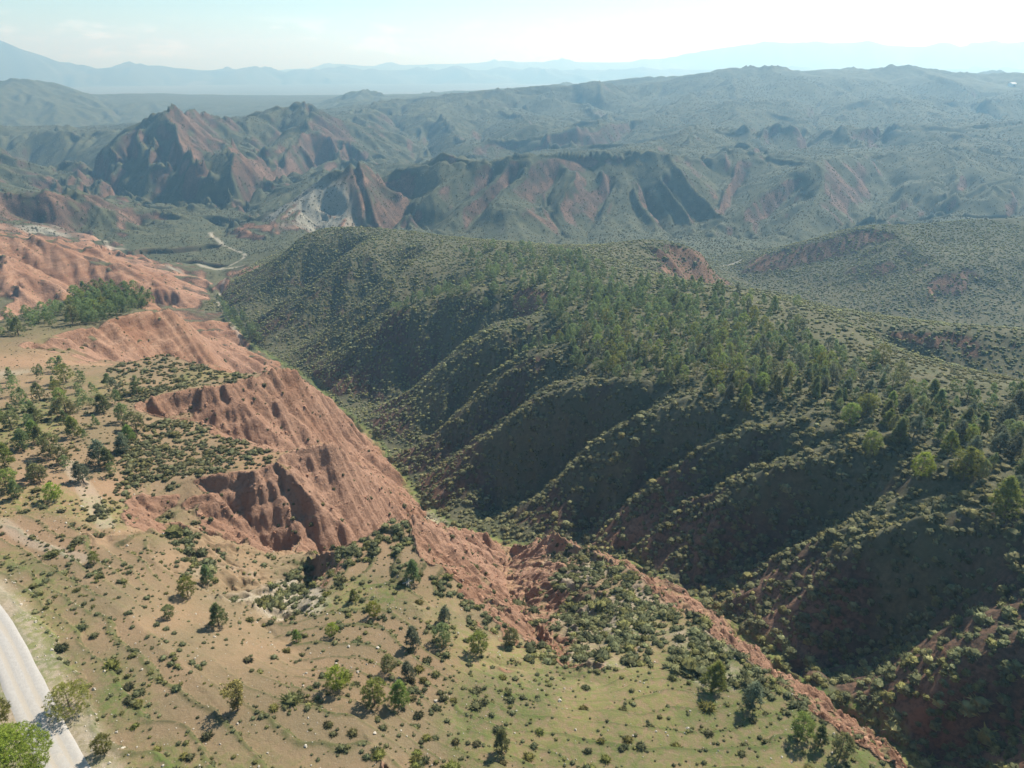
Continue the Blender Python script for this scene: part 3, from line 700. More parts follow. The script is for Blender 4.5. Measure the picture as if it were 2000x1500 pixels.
def shrub_template(nd, nb, seed, flat=.75):
    """a rough dome (nd sides) with nb sprigs standing out of it; unit radius; returns V, F(tri), tint"""
    r = np.random.default_rng(seed); V = []; F = []; C = []
    rings = 2 if nd >= 6 else 1
    if nd:
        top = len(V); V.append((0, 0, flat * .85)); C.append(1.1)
        prev = None
        for k in range(rings):
            el = math.pi / 2 * (1 - (k + 1) / rings); cur = []
            for a in range(nd):
                az = (a + .5 * (k % 2)) * 2 * math.pi / nd; q = r.uniform(.62, .92)
                cur.append(len(V)); V.append((q * math.cos(az) * math.cos(el), q * math.sin(az) * math.cos(el), q * math.sin(el) * flat - (.25 if k == rings - 1 else 0)))
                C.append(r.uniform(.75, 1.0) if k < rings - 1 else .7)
            for a in range(nd):
                b_ = (a + 1) % nd
                if prev is None: F.append((top, cur[a], cur[b_]))
                else: F += [(prev[a], cur[a], cur[b_]), (prev[a], cur[b_], prev[b_])]
            prev = cur
    for k in range(nb):
        az = r.uniform(0, 2 * math.pi); el = math.asin(r.uniform(.0, 1)); d = np.array([math.cos(az) * math.cos(el), math.sin(az) * math.cos(el), math.sin(el)])
        s = np.cross(d, r.normal(size=3)); s /= np.linalg.norm(s) + 1e-6
        L0, L1 = r.uniform(.45, .7), r.uniform(.9, 1.15); w = r.uniform(.07, .14) * (1.6 if nb < 40 else 1)
        d2 = d + r.normal(size=3) * .15
        i = len(V); V += [tuple(d * L0 * (1, 1, flat) - s * w), tuple(d * L0 * (1, 1, flat) + s * w), tuple(d2 * L1 * (1, 1, flat))]
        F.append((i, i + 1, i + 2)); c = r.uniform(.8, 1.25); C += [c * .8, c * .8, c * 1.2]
    return np.array(V), np.array(F), np.array(C)

def scatter_mesh(name, temps, P, S, tint, mat, rs, zs=None):
    """merge copies of the templates at points P with sizes S into one mesh"""
    Vs, Fs, Cs = [], [], []; off = 0
    which = rs.integers(0, len(temps), len(P)); rot = rs.uniform(0, 2 * math.pi, len(P))
    for k, (TV, TF, TC) in enumerate(temps):
        q = which == k
        if not q.any(): continue
        p, s, a, t = P[q], S[q], rot[q], tint[q]; c, sn = np.cos(a)[:, None], np.sin(a)[:, None]
        x = (TV[None, :, 0] * c - TV[None, :, 1] * sn) * s[:, None]; y = (TV[None, :, 0] * sn + TV[None, :, 1] * c) * s[:, None]
        zf = 1.0 if zs is None else zs[q][:, None]
        v = np.stack([x + p[:, None, 0], y + p[:, None, 1], TV[None, :, 2] * s[:, None] * zf + p[:, None, 2]], -1).reshape(-1, 3)
        f = (TF[None] + (np.arange(len(p)) * len(TV))[:, None, None] + off).reshape(-1, 3)
        col = (TC[None, :, None] * t[:, None, :]).reshape(-1, 3)
        Vs.append(v.astype(np.float32)); Fs.append(f); Cs.append(col.astype(np.float32)); off += len(v)
    V = np.concatenate(Vs); F = np.concatenate(Fs); Cc = np.concatenate(Cs)
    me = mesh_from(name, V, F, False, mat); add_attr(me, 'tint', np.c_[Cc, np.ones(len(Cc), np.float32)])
    return me

# --- where scrub grows: plants per square metre over the ground grid
def pix_poly(pts): return [hit(u, v)[:2] for u, v in pts]
TONGUES = [pix_poly(p) for p in (
    [(205,735),(330,688),(440,730),(540,722),(455,748),(330,764),(265,785),(225,770)],
    [(262,820),(370,822),(430,850),(528,887),(520,920),(400,930),(300,936),(262,950),(240,900)],
    [(592,1106),(700,1052),(803,1010),(808,1080),(720,1095),(640,1130),(590,1175),(520,1200),(535,1150)],
    [(1085,1043),(1180,1088),(1300,1168),(1420,1253),(1590,1390),(1700,1470),(1560,1420),(1450,1360),(1300,1310),(1150,1290),(1060,1230),(1090,1140)],
    [(300,1035),(390,1036),(440,1085),(420,1140),(380,1110),(350,1070)],
    [(262,940),(240,1000),(215,1030),(180,1000),(225,930)],
    [(820,1110),(900,1120),(1030,1180),(1060,1240),(1130,1300),(1010,1290),(890,1200)])]
patch = np.zeros_like(X); wgt = [1, 1, 1, 1.15, .7, .35, .45]
sel_ = np.nonzero(RR < 330)
for T, w in zip(TONGUES, wgt):
    q = inside(T, X[sel_] + nz2[sel_] * 2.5, Y[sel_] + nz1[sel_] * 2.5); patch[sel_] = np.maximum(patch[sel_], q * w)
patch *= (1 - sstep(.6, .85, clay)) 
dmesa = .46 + .30 * sstep(.3, .6, SLs) - .2 * sstep(.2, .7, nz1 + .3 * (1 - sstep(.15, .3, SLs)))
dmesa *= 1 - .35 * clay; dmesa[(RR > 300) & (X > 0) & (clay > .35)] *= .35
dbank = .75 * (1 - clay) * (RR < 200) * np.clip(.75 + nz2 + RIS * 1.2, .1, 2) + .20 * clay * np.clip(.7 + nz1 + nz2, 0, 2.2) * (1 + 1.2 * (asp < -.1)) + patch * .42 + .05 * sstep(.1, .5, nz1) * (1 - clay) + .15 * (RR > 230) * (1 - clay)
dnear = bank * dbank + (1 - bank) * dmesa
dmid = (.10 * (1 - clay * .93)) * (1 - .5 * sstep(700, 1500, RR))
dmid *= .6 + .8 * sstep(-.4, .4, nz1)
dens = np.where(RR < 640, dnear, dmid)
dens *= (DR > 4.2) * (wash < .3) * (RR > 45) * (RR < 1900)
dens[np.abs(TH) > R(46)] = 0
area = (RR * RR * (th[1] - th[0]) * np.gradient(lr)[:, None])
N = rng.poisson(np.clip(dens * area, 0, 30)); ii, jj = np.nonzero(N); cnt = N[ii, jj]; ii = np.repeat(ii, cnt); jj = np.repeat(jj, cnt)
lrj = lr[ii] + (rng.random(len(ii)) - .5) * np.gradient(lr)[ii]; thj = th[jj] + (rng.random(len(ii)) - .5) * (th[1] - th[0])
px, py = np.exp(lrj) * np.sin(thj), np.exp(lrj) * np.cos(thj); pz = HZ(px, py)
pr = np.exp(lrj); pc = clay[ii, jj]; pb = bank[ii, jj]; pp = patch[ii, jj]; pn = (pr < 640)
onmesa = (pb < .5) | ~pn
size = np.where(onmesa, rng.lognormal(-.38, .33, len(px)) * (1 + .25 * (pr < 190)), np.where(pp > .3, rng.lognormal(-.42, .35, len(px)), np.where(rng.random(len(px)) < .15 + .45 * np.clip(nz2[ii, jj], 0, 1), rng.lognormal(-.72, .32, len(px)), rng.lognormal(-1.6, .40, len(px)))))
size = np.clip(size, .12, 1.9) * np.where(pr > 640, 1.35 + .5 * sstep(640, 1500, pr), 1.0)
gcol = rng.random((len(px), 1)); var = rng.lognormal(0, .18, (len(px), 1))
tint = np.where(gcol < .62, np.array([[.92, .98, .95]]), np.where(gcol < .86, np.array([[1.12, 1.08, .82]]), np.array([[1.2, 1.18, 1.12]]))) * var
tint = np.where(onmesa[:, None], tint * np.where(pr < 640, 1.32, .85)[:, None], tint)
PP = np.stack([px, py, pz], 1)
print('scrub', len(px), time.time() - T0)
# the largest single bushes of the near plateau stand as objects of their own
appar = size / pr; cand = np.nonzero((pb > .5) & (pr < 130) & (pp < .3) & (np.abs(np.degrees(np.arctan2(px, py))) < 44))[0]
cand = cand[np.argsort(-appar[cand])][:250]
keep = np.ones(len(px), bool); keep[cand] = False
for lo, hi, temps in ((0, 120, [shrub_template(7, 46, s) for s in range(5)]), (120, 240, [shrub_template(6, 16, 20 + s) for s in range(5)]),
                      (240, 640, [shrub_template(6, 4, 40 + s) for s in range(4)]), (640, 2500, [shrub_template(5, 2, 60 + s) for s in range(4)])):
    q = keep & (pr >= lo) & (pr < hi)
    me = scatter_mesh('scrub', temps, PP[q], size[q] , tint[q], M_SHRUB, rng)
    o = link(bpy.data.objects.new('scrub', me)); o['kind'] = 'stuff'; o['category'] = 'scrub'
    o['label'] = {0: 'small dark tufts of scrub scattered over the near slopes', 120: 'dense grey green scrub on the nearer ravine flanks', 240: 'scrub dotting the far half of the wooded hill', 640: 'scrub covering the distant hazy hills'}[lo]
    print('scrub band', lo, int(q.sum()), len(me.polygons))
def burst(c, rad, n, r, V, F, C, tone, up=.25, w=.12):
    """a tuft of n needle sprays round c"""
    for _ in range(n):
        d = r.normal(size=3); d[2] = d[2] * .8 + up; d /= np.linalg.norm(d)
        s = np.cross(d, r.normal(size=3)); s /= np.linalg.norm(s) + 1e-6
        a = c + d * rad * r.uniform(0, .35); q = rad * w * r.uniform(.7, 1.3); i = len(V)
        V += [tuple(a - s * q), tuple(a + s * q), tuple(c + d * rad * r.uniform(.85, 1.15))]; F.append((i, i + 1, i + 2))
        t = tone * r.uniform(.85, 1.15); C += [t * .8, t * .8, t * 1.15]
def tube(pts, rad, V, F, n=6):
    base = len(V); pts = [np.array(p, float) for p in pts]
    for k, p in enumerate(pts):
        d = pts[min(k + 1, len(pts) - 1)] - pts[max(k - 1, 0)]; d /= np.linalg.norm(d) + 1e-9
        a = np.cross(d, (1, .3, .1)); a /= np.linalg.norm(a); b = np.cross(d, a)
        for j in range(n):
            t = 2 * math.pi * j / n; V.append(tuple(p + (a * math.cos(t) + b * math.sin(t)) * rad[k]))
    for k in range(len(pts) - 1):
        for j in range(n):
            A, B = base + k * n + j, base + k * n + (j + 1) % n; F += [(A, B, B + n), (A, B + n, A + n)]
def pine_crown(seed, puffs, per, shape='cone', wid=.36, fine=1.0):
    """crown of a unit-height tree: puffs of needle tufts on a few irregular whorls, open at the base"""
    r = np.random.default_rng(seed); V, F, C = [], [], []; lobes = [(r.uniform(0, 6.28), r.uniform(.2, .95), r.uniform(.7, 1.25)) for _ in range(7)]
    lean = r.normal(size=2) * .04
    for k in range(puffs):
        h = r.uniform(0, 1) ** .9; az = r.uniform(0, 6.2832)
        prof = {'cone': (1 - h) ** .62 * (.55 + .45 * min(1, h * 5 + .3)), 'round': math.sqrt(max(0, 1 - (2 * h - .9) ** 2 * .9)), 'open': .35 + .65 * h}[shape]
        m = 1 + sum(.28 * (b - 1) * 2 * max(0, math.cos(az - a)) * math.exp(-((h - q) / .25) ** 2) for a, q, b in lobes)
        rr = wid * prof * m * (1 - r.uniform(0, .72) ** 1.6); z = .14 + .80 * h
        c = np.array([rr * math.cos(az) + lean[0] * h, rr * math.sin(az) + lean[1] * h, z + r.normal() * .02])
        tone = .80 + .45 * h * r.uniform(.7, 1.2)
        burst(c, fine * r.uniform(.075, .125) * (1.5 if puffs < 60 else 1), per, r, V, F, C, tone, w=.17 if per < 12 else .10)
    return np.array(V), np.array(F), np.array(C)
def trunk_mesh(seed, name, mat, limbs=7, dead=False):
    r = np.random.default_rng(seed); V, F = [], []
    b = r.normal(size=2) * .03
    P = [(0, 0, -.06), (b[0] * .3, b[1] * .3, .2), (b[0], b[1], .5), (b[0] * 1.2, b[1] * 1.2, .86)]
    tube(P, [.028, .022, .015, .004], V, F)
    for k in range(limbs):
        h = r.uniform(.14, .75); az = r.uniform(0, 6.28); l = (.30 - .22 * h) * r.uniform(.8, 1.2) * (1.5 if dead else 1)
        c = np.array([b[0] * h * 2, b[1] * h * 2, h]); d = np.array([math.cos(az), math.sin(az), .45])
        tube([c, c + d * l * .5, c + d * l + np.array([0, 0, l * .15])], [.010, .007, .002], V, F, 4)
    return mesh_from(name, np.array(V), np.array(F), True, mat)
def crown_mesh(name, seed, puffs, per, shape, wid, mat):
    V, F, C = pine_crown(seed, puffs, per, shape, wid, 1.0 if puffs < 300 else .62 if puffs < 900 else .45); me = mesh_from(name, V, F, False, mat)
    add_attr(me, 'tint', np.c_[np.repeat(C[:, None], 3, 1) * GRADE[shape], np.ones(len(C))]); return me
GRADE = {'cone': np.array([1.0, 1.0, 1.0]), 'round': np.array([1.25, 1.2, .8]), 'open': np.array([1.35, 1.2, 1.0])}
M_GREY = leaf_material('grey_pine_needles', (.165, .18, .11), .25, .38)
M_BRIGHT = leaf_material('bright_pine_needles', (.20, .235, .06), .25, .5)
TR = {}
def protos():
    for key, puffs, per, shape, wid, mat in (('near_a', 150, 17, 'cone', .34, M_TREE), ('near_b', 150, 17, 'round', .36, M_TREE), ('near_c', 135, 17, 'cone', .30, M_TREE), ('bright_a', 150, 17, 'round', .38, M_BRIGHT), ('bright_b', 140, 17, 'cone', .36, M_BRIGHT),
                                        ('grey_a', 140, 17, 'cone', .33, M_GREY), ('grey_b', 140, 17, 'round', .36, M_GREY), ('airy', 130, 9, 'open', .33, M_BROOM), ('bush', 700, 14, 'round', .62, M_BROOM),
                                        ('big', 2200, 14, 'round', .50, M_BRIGHT)):
        TR[key] = (crown_mesh('pine_crown', len(TR) + 3, puffs, per, shape, wid, mat), trunk_mesh(len(TR) + 50, 'pine_trunk', M_BARK))
protos()
FARC = [crown_mesh('pine_crown', 200 + k, 90, 9, ('cone', 'round')[k % 2], .34, M_TREE) for k in range(4)] + [crown_mesh('pine_crown', 210 + k, 70, 8, ('cone', 'round')[k % 2], .34, M_GREY) for k in range(3)]
FART = [trunk_mesh(80 + k, 'pine_trunk', M_BARK, 3) for k in range(2)]
n_tree = [0]
def tree(p, h, crown, trunk, label, cat='pine tree', group=None, name='pine_tree', rot=None, fat=1.0):
    e = bpy.data.objects.new(name, None); link(e); e.empty_display_size = .3
    e.location = (p[0], p[1], p[2] - .05); e.rotation_euler = (0, 0, rot if rot is not None else random.uniform(0, 6.28)); e.scale = (h * fat, h * fat, h)
    e['label'] = label; e['category'] = cat
    if group: e['group'] = group
    for nm, me in (('crown', crown), ('trunk', trunk)):
        if me is None: continue
        o = bpy.data.objects.new(nm, me); link(o); o.parent = e
    n_tree[0] += 1
    return e
random.seed(5)
# --- single trees and bushes of the near plateau, each surveyed at its foot: (u, v, height, kind, label)
SOLO = [
 (26,1540,7.4,'big','big bright yellow green pine at the bottom left corner beside the pale road'),
 (-2,1425,4.2,'near_b','small rounded pine half cut by the left edge behind the big bright pine'),
 (138,1388,3.7,'bush','broad pale olive bush leaning its shadow over the gravel road'),
 (465,1387,4.3,'airy','slender airy pale tree throwing a long shadow on the bare slope'),
 (428,1222,4.2,'near_a','upright pine with a solid dark shadow on the middle of the ploughed slope'),
 (368,1165,3.6,'near_b','pine with yellow green top beside a darker one below the grey marl patch'),
 (405,1140,3.7,'near_c','darker pine touching the yellow topped pine below the grey marl patch'),
 (331,1208,2.4,'grey_b','round grey green bush pine alone between furrows left of the upright pine'),
 (185,1100,2.2,'near_b','low round bush pine alone high on the left furrows'),
 (732,1203,2.7,'bright_a','vivid lime green little pine on the round hill'),
 (692,1172,2.2,'bright_b','small lime green pine just above the vivid one on the round hill'),
 (648,1242,2.4,'bright_a','wide low yellow green pine on the terrace line left of the round hill'),
 (580,1256,2.3,'bright_b','small yellow green pine at the end of a row of dark bushes'),
 (808,1138,4.4,'near_a','dark pine with bare dead branches at its foot on the hill brow'),
 (808,1268,4.1,'grey_a','grey green pine on the slope left of a pair of darker pines'),
 (866,1262,4.0,'grey_b','lower of two dark grey pines above the orange gully edge'),
 (868,1216,3.4,'grey_a','upper of two dark grey pines above the orange gully edge'),
 (934,1275,3.8,'near_b','spreading pine on red soil right of the grey pair'),
 (996,1262,3.4,'grey_b','grey green pine beside the worn bare strip'),
 (660,1345,3.9,'bright_a','bright yellow topped pine standing alone left of the twin pines'),
 (732,1377,4.0,'near_b','left one of the twin pines side by side on the lower hill'),
 (779,1377,4.2,'bright_b','right one of the twin pines with a bright top on the lower hill'),
 (799,1325,3.2,'grey_a','grey pine directly behind the twin pines'),
 (757,1312,2.9,'grey_b','squat dark pine behind and left of the twin pines'),
 (980,1468,3.6,'near_c','dark green pine near the bottom edge amid green grass'),
 (1392,1345,4.9,'bright_b','tall bright topped pine under the dense scrub hill'),
 (1466,1382,4.8,'grey_a','tall dull pine right of the bright topped one under the scrub hill'),
 (1566,1440,3.6,'near_b','bushy pine left of the orange cliff edge at the lower right'),
 (1600,1455,3.2,'near_c','small pine squeezed between two bushy ones by the orange cliff edge'),
 (1640,1478,3.6,'grey_b','bushy dark pine lowest along the orange cliff edge'),
 (106,978,4.0,'bright_a','bright green pine lowest of the left plantation'),
 (32,972,3.8,'near_a','dark pine left of the bright one at the foot of the left plantation'),
 (203,1470,2.6,'near_b','dark bush with green halo of grass close to the right of the road'),
 (1795,935,6.3,'bright_a','bright pine on the rim above a grey rock patch of the wooded hill'),
 (1880,940,7.6,'near_b','tallest broad pine near the right edge of the wooded hill'),
 (1960,1010,8.0,'bright_b','big light green pine cluster member at the right edge over the dark ravine side'),
 (1755,870,6.6,'near_a','dark cored pine at the front of the wooded hill above the shrubby spur'),
 (1700,890,6.2,'near_b','light topped pine at the left front of the grove above the shrubby spur'),
 (1880,850,6.6,'near_a','upright pine behind the tallest broad pine'),
]
occ = []
for u, v, h, k, lab in SOLO:
    p = hit(u, v); occ.append(p[:2])
    c, t = TR[k]
    tree(p, h, c, t, lab, 'bush' if k == 'bush' or ' bush ' in lab and 'pine' not in lab else 'pine tree', name='olive_bush' if k == 'bush' else 'pine_tree', fat=1.0 if v > 1000 or u < 400 else .82)
# dead branches lying by the dark pine on the brow
p = hit(788, 1142); e = bpy.data.objects.new('dead_branch', trunk_mesh(99, 'dead_branch', M_DEAD, 12, True)); link(e)
e.location = (p[0], p[1], p[2] + .25); e.scale = (3, 3, 2.4); e.rotation_euler = (R(52), R(20), 1.0)
e['label'] = 'bleached dead branches lying at the foot of a dark pine'; e['category'] = 'dead branch'
# --- groves: (outline in survey points, plants per 100 m2, height range, label, group)
GROVE = [
 ([(-140,735),(20,745),(130,715),(180,740),(275,760),(255,800),(285,850),(270,930),(190,965),(60,985),(-140,985)], 2.9, (3.4,5.4), .35, 'pines of the planted grove on the left plateau'),
 ([(150,585),(175,560),(245,560),(300,600),(240,622),(190,640),(130,640)], 4.2, (4.5,7.5), .2, 'dense pines on the hilltop above the orange scarp'),
 ([(-60,640),(40,620),(150,600),(150,642),(60,655),(-60,665)], 2.4, (4,6.5), .3, 'pines at the left end of the hilltop stand'),
 ([(425,590),(455,600),(500,640),(520,680),(470,670),(440,640)], 2.6, (5,7.5), .2, 'pines on the ravine floor below the dark slopes'),
 ([(760,600),(900,550),(1080,540),(1040,580),(900,590),(770,625)], 2.0, (4.4,6.6), .4, 'pines along the left brow of the wooded hill'),
 ([(880,500),(1000,485),(1130,500),(1250,550),(1400,570),(1560,600),(1480,620),(1300,600),(1150,590),(1000,540)], 1.8, (4.4,7), .4, 'pines along the far crest of the wooded hill'),
 ([(1020,600),(1160,560),(1350,590),(1560,640),(1620,720),(1600,790),(1450,810),(1330,760),(1200,745),(1100,700),(990,690),(1100,650)], 4.8, (4.2,6.6), .4, 'pines of the central stand on the wooded hill'),
 ([(1560,680),(1700,700),(1850,790),(2030,850),(2100,1000),(1990,1010),(1860,930),(1720,850),(1600,800)], 4.4, (4.0,6.2), .45, 'pines of the near stand on the wooded hill'),
 ([(1850,770),(2060,770),(2100,900),(1990,880)], 2.6, (4,6.2), .5, 'sparser pines by the right edge of the wooded hill'),
 ([(980,1300),(1120,1290),(1300,1330),(1200,1420),(1000,1390)], .12, (1.6,2.6), .5, 'low pines on the grassy hollow')]
T_ = []
for poly, d100, (h0, h1), pg, grp in GROVE:
    P = pix_poly(poly); A = abs(sum(a[0] * b[1] - b[0] * a[1] for a, b in zip(P, P[1:] + P[:1]))) / 2
    xs = [q[0] for q in P]; ys = [q[1] for q in P]; want = int(A * d100 / 100); got = []
    for _ in range(want * 30):
        if len(got) >= want: break
        x, y = random.uniform(min(xs), max(xs)), random.uniform(min(ys), max(ys))
        if not inside(P, np.array([x]), np.array([y]))[0]: continue
        if random.random() > .35 + 1.3 * (float(SAMP(nz1, x, y)) + .5): continue
        md = 2.6 if d100 > 2 else 3.2
        if any((x - a) ** 2 + (y - b) ** 2 < md * md for a, b in occ[-400:]): continue
        if float(SAMP(clay, x, y)) > .5: continue
        got.append((x, y)); occ.append((x, y))
    for x, y in got: T_.append((x, y, random.uniform(h0, h1) * random.choice((.7, .9, 1, 1, 1.1)), random.random() < pg, grp))
T_.sort(key=lambda q: -q[2] / math.hypot(q[0], q[1]))
print('grove trees', len(T_))
rest = T_[300 - len(SOLO):]
SHORT = {g[4]: sh for g, sh in zip(GROVE, ('left plateau grove', 'hilltop grove', 'left hilltop grove', 'ravine floor grove', 'left brow grove', 'far crest grove', 'central hill grove', 'near hill grove', 'right edge grove', 'grassy hollow'))}
CEN = {}; HQ = {}
for g in GROVE:
    m_ = [(x, y, h) for x, y, h, _g, q in T_ if q == g[4]] or [(0, 1, 1)]
    m_ = np.array(m_); CEN[g[4]] = ((m_[:, 0].mean(), m_[:, 0].std()), (m_[:, 1].mean(), m_[:, 1].std())); HQ[g[4]] = np.quantile(m_[:, 2], (.33, .67))
ADJ = {True: ('grey green', ('grey_a', 'grey_b')), False: ('green', ('near_a', 'near_b', 'near_c', 'near_a', 'near_c', 'bright_b'))}
for x, y, h, g, grp in T_[:300 - len(SOLO)]:
    r = math.hypot(x, y); k = random.choice(ADJ[g][1]); nr = r < 190
    c, t = TR[k] if nr else (random.choice(FARC[4:] if g else FARC[:4]), random.choice(FART))
    cx, cy_ = CEN[grp]; dx, dy = x - cx[0], y - cy_[0]; q = []
    where = ('near side' if dy < -cy_[1] * .8 else 'far side' if dy > cy_[1] * .8 else 'midway') + (' far left' if dx < -cx[1] * 1.2 else ' left' if dx < -cx[1] * .4 else ' far right' if dx > cx[1] * 1.2 else ' right' if dx > cx[1] * .4 else ' centre')
    hs = 'tall' if h > HQ[grp][1] else 'small' if h < HQ[grp][0] else 'medium'
    form = 'conical' if c in (TR['near_a'][0], TR['near_c'][0], TR['grey_a'][0], TR['bright_b'][0]) or c in FARC[::2] else 'rounded'
    fat = random.uniform(.78, 1.1) * (1.3 if x < -40 and y < 240 else 1)
    lab = '%s %s %s %s pine %s in the %s' % (hs, form, 'broad' if fat > (1.22 if x < -40 and y < 240 else .94) else 'slim', 'grey green' if g else 'lime green' if k == 'bright_b' and nr else 'mid green', where, SHORT[grp])
    tree((x, y, float(HZ(x, y))), h, c, t, lab, group=grp, fat=fat)
if rest:
    tp = []
    for me in FARC:
        n = len(me.vertices); v = np.empty(n * 3, np.float32); me.vertices.foreach_get('co', v); c = np.empty(n * 4, np.float32); me.color_attributes['tint'].data.foreach_get('color', c)
        tp.append((v.reshape(-1, 3), np.arange(n).reshape(-1, 3), c.reshape(-1, 4)[:, :3].mean(1)))
    A = np.array([(x, y, float(HZ(x, y)), h) for x, y, h, g, q in rest])
    me = scatter_mesh('pine_wood', tp, A[:, :3], A[:, 3] , np.ones((len(A), 3)) * rng.uniform(.75, 1.15, (len(A), 1)), M_TREE, rng)
    o = link(bpy.data.objects.new('pine_wood', me)); o['kind'] = 'stuff'; o['category'] = 'pines'; o['label'] = 'smaller farther pines filling the woods on the crest and the hilltop'
# --- bushes of the near plateau, one object each
BT = []
for s in range(8):
    V_, F_, C_ = shrub_template(8, 150, 300 + s); me = mesh_from('bush', V_, F_, False, M_SHRUB)
    tc = [(.92, .98, .9), (1.05, 1.05, .85), (.85, .92, .9), (1.25, 1.25, .7)][s % 4]
    add_attr(me, 'tint', np.c_[C_[:, None] * np.array(tc)[None], np.ones(len(C_))]); BT.append(me)
REFS = [(*occ[i], n) for i, n in ((2, 'the pale olive bush by the road'), (3, 'the slender airy tree'), (4, 'the lone upright pine'), (5, 'the two pines below the marl'), (7, 'the grey green bush pine'),
  (8, 'the bush pine on the left furrows'), (9, 'the vivid lime pine'), (11, 'the wide yellow green pine'), (12, 'the small yellow green pine'), (13, 'the pine with dead branches'), (14, 'the grey green slope pine'),
  (15, 'the pair of dark grey pines'), (17, 'the spreading pine on red soil'), (19, 'the bright pine left of the twins'), (20, 'the twin pines'), (24, 'the dark pine near the bottom edge'), (25, 'the tall bright topped pine'),
  (26, 'the tall dull pine'), (27, 'the bushy pines by the cliff edge'), (30, 'the bright pine below the left grove'), (0, 'the big bright corner pine'), (32, 'the green haloed bush by the road'))]
for k in cand:
    x, y, z = PP[k]; j = int(rng.integers(0, 8)); o = link(bpy.data.objects.new('bush', BT[j])); s = float(size[k]); f = float(rng.uniform(.8, 1.15))
    o.location = (x, y, z - .04); o.scale = (s, s * float(rng.uniform(.8, 1.2)), s * f); o.rotation_euler = (0, 0, float(rng.uniform(0, 6.28)))
    d, dx, dy, nm = min((math.hypot(x - a, y - b), x - a, y - b, n) for a, b, n in REFS)
    way = ('right of ' if dx > 0 else 'left of ') if abs(dx) > abs(dy) else ('behind ' if dy > 0 else 'in front of ')
    o['label'] = '%s %s bush %s%s%s' % ('large' if s > 1.0 else 'small' if s < .75 else 'middling', ('dark', 'dull green', 'blackish', 'olive')[j % 4], 'close ' if d < 4 else '' if d < 9 else 'far ', way, nm)
    o['category'] = 'bush'; o['group'] = 'scattered bushes near ' + nm.replace('the ', '', 1)
print('veg', time.time() - T0)

# --- crumbled clods and stones on the bare faces
def rubble():
    r = rng; q = np.nonzero((clay > .5) & (bank > .5) & (RR < 260)); w = (RR[q] ** 2); w = w / w.sum(); n = 9000
    k = r.choice(len(q[0]), n, p=w); x = X[q][k] + r.normal(size=n) * .3; y = Y[q][k] + r.normal(size=n) * .3; z = HZ(x, y)
    tp = []
    for s_ in range(5):
        V_, F_, C_ = shrub_template(6, 0, 500 + s_, .9); tp.append((V_ * r.uniform(.7, 1.2, V_.shape), F_, np.ones(len(V_))))
    me = scatter_mesh('rubble', tp, np.stack([x, y, z], 1), np.clip(r.lognormal(-1.75, .55, n), .06, .8), np.ones((n, 3)), M_ROCK, r)
    o = link(bpy.data.objects.new('rubble', me)); o['kind'] = 'stuff'; o['category'] = 'stones'; o['label'] = 'crumbled reddish clods and stones lying on the bare clay faces'
M_ROCK, _n, _b = new_mat('clay_clods'); _q = NB(_n); _p = _q.node('ShaderNodeNewGeometry').outputs['Position']
_n.links.new(_q.mix(_q.noise(.8, 4, .6, _p), (.20, .10, .06), (.42, .26, .17)), _b.inputs['Base Color'])
rubble()
def stones():
    r = rng; q = np.nonzero((soil > .5) & (RR < 150) & (DR > 2.6)); w = RR[q] ** 2 * (1 + 4 * pale[q] + 3 * (DR[q] < 6)); w = w / w.sum(); n = 3500
    k = r.choice(len(q[0]), n, p=w); x = X[q][k] + r.normal(size=n) * .3; y = Y[q][k] + r.normal(size=n) * .3; z = HZ(x, y)
    tp = []
    for s_ in range(4):
        V_, F_, C_ = shrub_template(6, 0, 600 + s_, .7); tp.append((V_ * r.uniform(.6, 1.3, V_.shape), F_, np.ones(len(V_))))
    m, nn, bb = new_mat('limestone_pieces'); bb.inputs['Base Color'].default_value = (.40, .36, .29, 1)
    me = scatter_mesh('loose_stones', tp, np.stack([x, y, z], 1), np.clip(r.lognormal(-2.3, .5, n), .04, .4), np.ones((n, 3)), m, r)
    o = link(bpy.data.objects.new('loose_stones', me)); o['kind'] = 'stuff'; o['category'] = 'stones'; o['label'] = 'small pale stones strewn over the ploughed ground and the road verge'
stones()

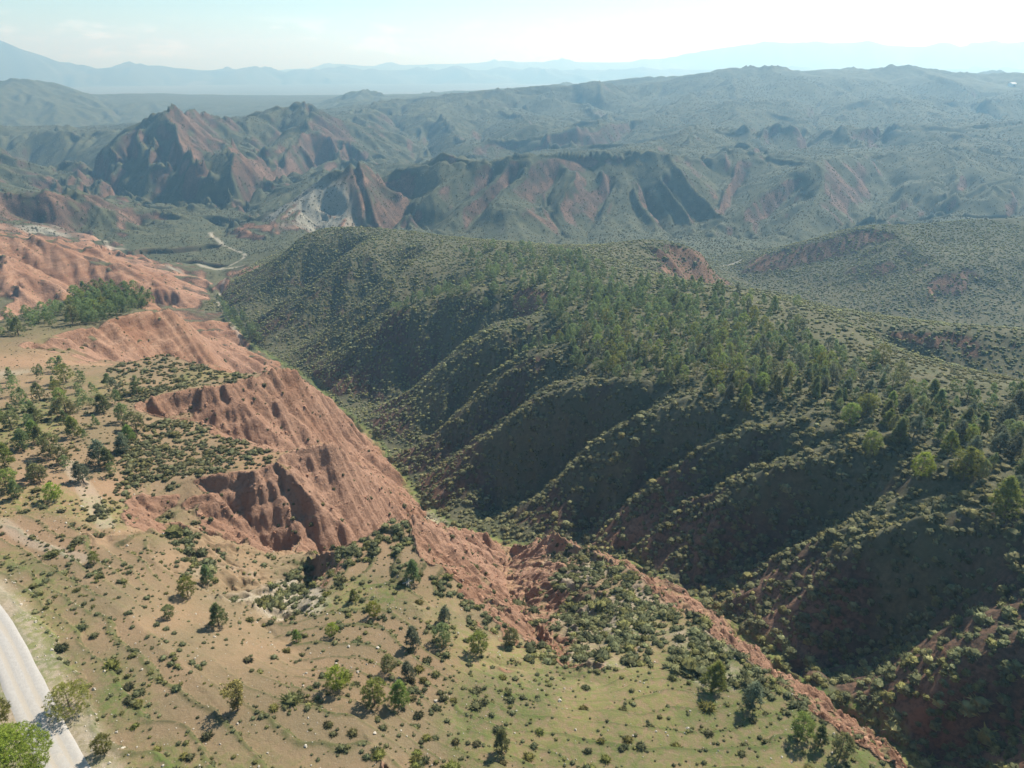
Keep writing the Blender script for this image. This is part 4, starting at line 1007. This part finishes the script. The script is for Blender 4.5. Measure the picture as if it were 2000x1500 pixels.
# --- the small white farm shed on the skyline at the far right
def shed():
    p = hit(1976, 168); e = link(bpy.data.objects.new('farm_shed', None)); e.location = p; e.rotation_euler = (0, 0, .5)
    e['label'] = 'tiny white farm shed on the distant hill at the far right'; e['category'] = 'shed'
    m, n, b = new_mat('white_wall'); b.inputs['Base Color'].default_value = (.75, .74, .7, 1); m2, n, b = new_mat('pale_roof'); b.inputs['Base Color'].default_value = (.62, .6, .56, 1)
    m3, n, b = new_mat('dark_door'); b.inputs['Base Color'].default_value = (.1, .09, .08, 1)
    def part(nm, V, F, mm):
        me = bpy.data.meshes.new(nm); me.from_pydata(V, [], F); me.materials.append(mm); o = link(bpy.data.objects.new(nm, me)); o.parent = e
    L_, W_, H_ = 9, 4.5, 5
    part('wall', [(-L_,-W_,-3),(L_,-W_,-3),(L_,W_,-3),(-L_,W_,-3),(-L_,-W_,H_),(L_,-W_,H_),(L_,W_,H_),(-L_,W_,H_),(-L_,0,H_+2),(L_,0,H_+2)], [(0,1,5,4),(2,3,7,6),(3,0,4,8,7),(1,2,6,9,5)], m)
    part('roof', [(-L_-.5,-W_-.6,H_-.2),(L_+.5,-W_-.6,H_-.2),(L_+.5,0,H_+2.1),(-L_-.5,0,H_+2.1),(-L_-.5,W_+.6,H_-.2),(L_+.5,W_+.6,H_-.2),(-L_-.5,0,H_+2.4),(L_+.5,0,H_+2.4)], [(0,1,2,3),(3,2,5,4),(0,6,7,1),(6,4,5,7)], m2)
    part('door', [(-1.5,-W_-.05,-.5),(1.5,-W_-.05,-.5),(1.5,-W_-.05,3),(-1.5,-W_-.05,3)], [(0,1,2,3)], m3)
shed()

# ------------------------------------------------------------------ air
def haze():
    z0 = float(Z.min()) - 3; z1 = max(float(Z.max()), CAMZ) + 15; s = 11900.0
    v = [(x, y, z) for z in (z0, z1) for y in (-200, s) for x in (-s, s)]
    f = [(0, 2, 3, 1), (4, 5, 7, 6), (0, 1, 5, 4), (2, 6, 7, 3), (0, 4, 6, 2), (1, 3, 7, 5)]
    me = bpy.data.meshes.new('haze'); me.from_pydata(v, [], f)
    o = link(bpy.data.objects.new('haze', me)); o['kind'] = 'stuff'
    m = bpy.data.materials.new('haze'); m.use_nodes = True; n = m.node_tree; n.nodes.clear()
    out = n.nodes.new('ShaderNodeOutputMaterial'); pv = n.nodes.new('ShaderNodeVolumePrincipled')
    pv.inputs['Color'].default_value = (.34, .68, 1.0, 1); pv.inputs['Absorption Color'].default_value = (.9, 1, 1, 1); pv.inputs['Density'].default_value = HAZE
    pv.inputs['Anisotropy'].default_value = .35
    n.links.new(pv.outputs[0], out.inputs['Volume']); me.materials.append(m)
HAZE = 0.00027
import os
if not os.environ.get('NOHAZE'): haze()
print('done', time.time() - T0)
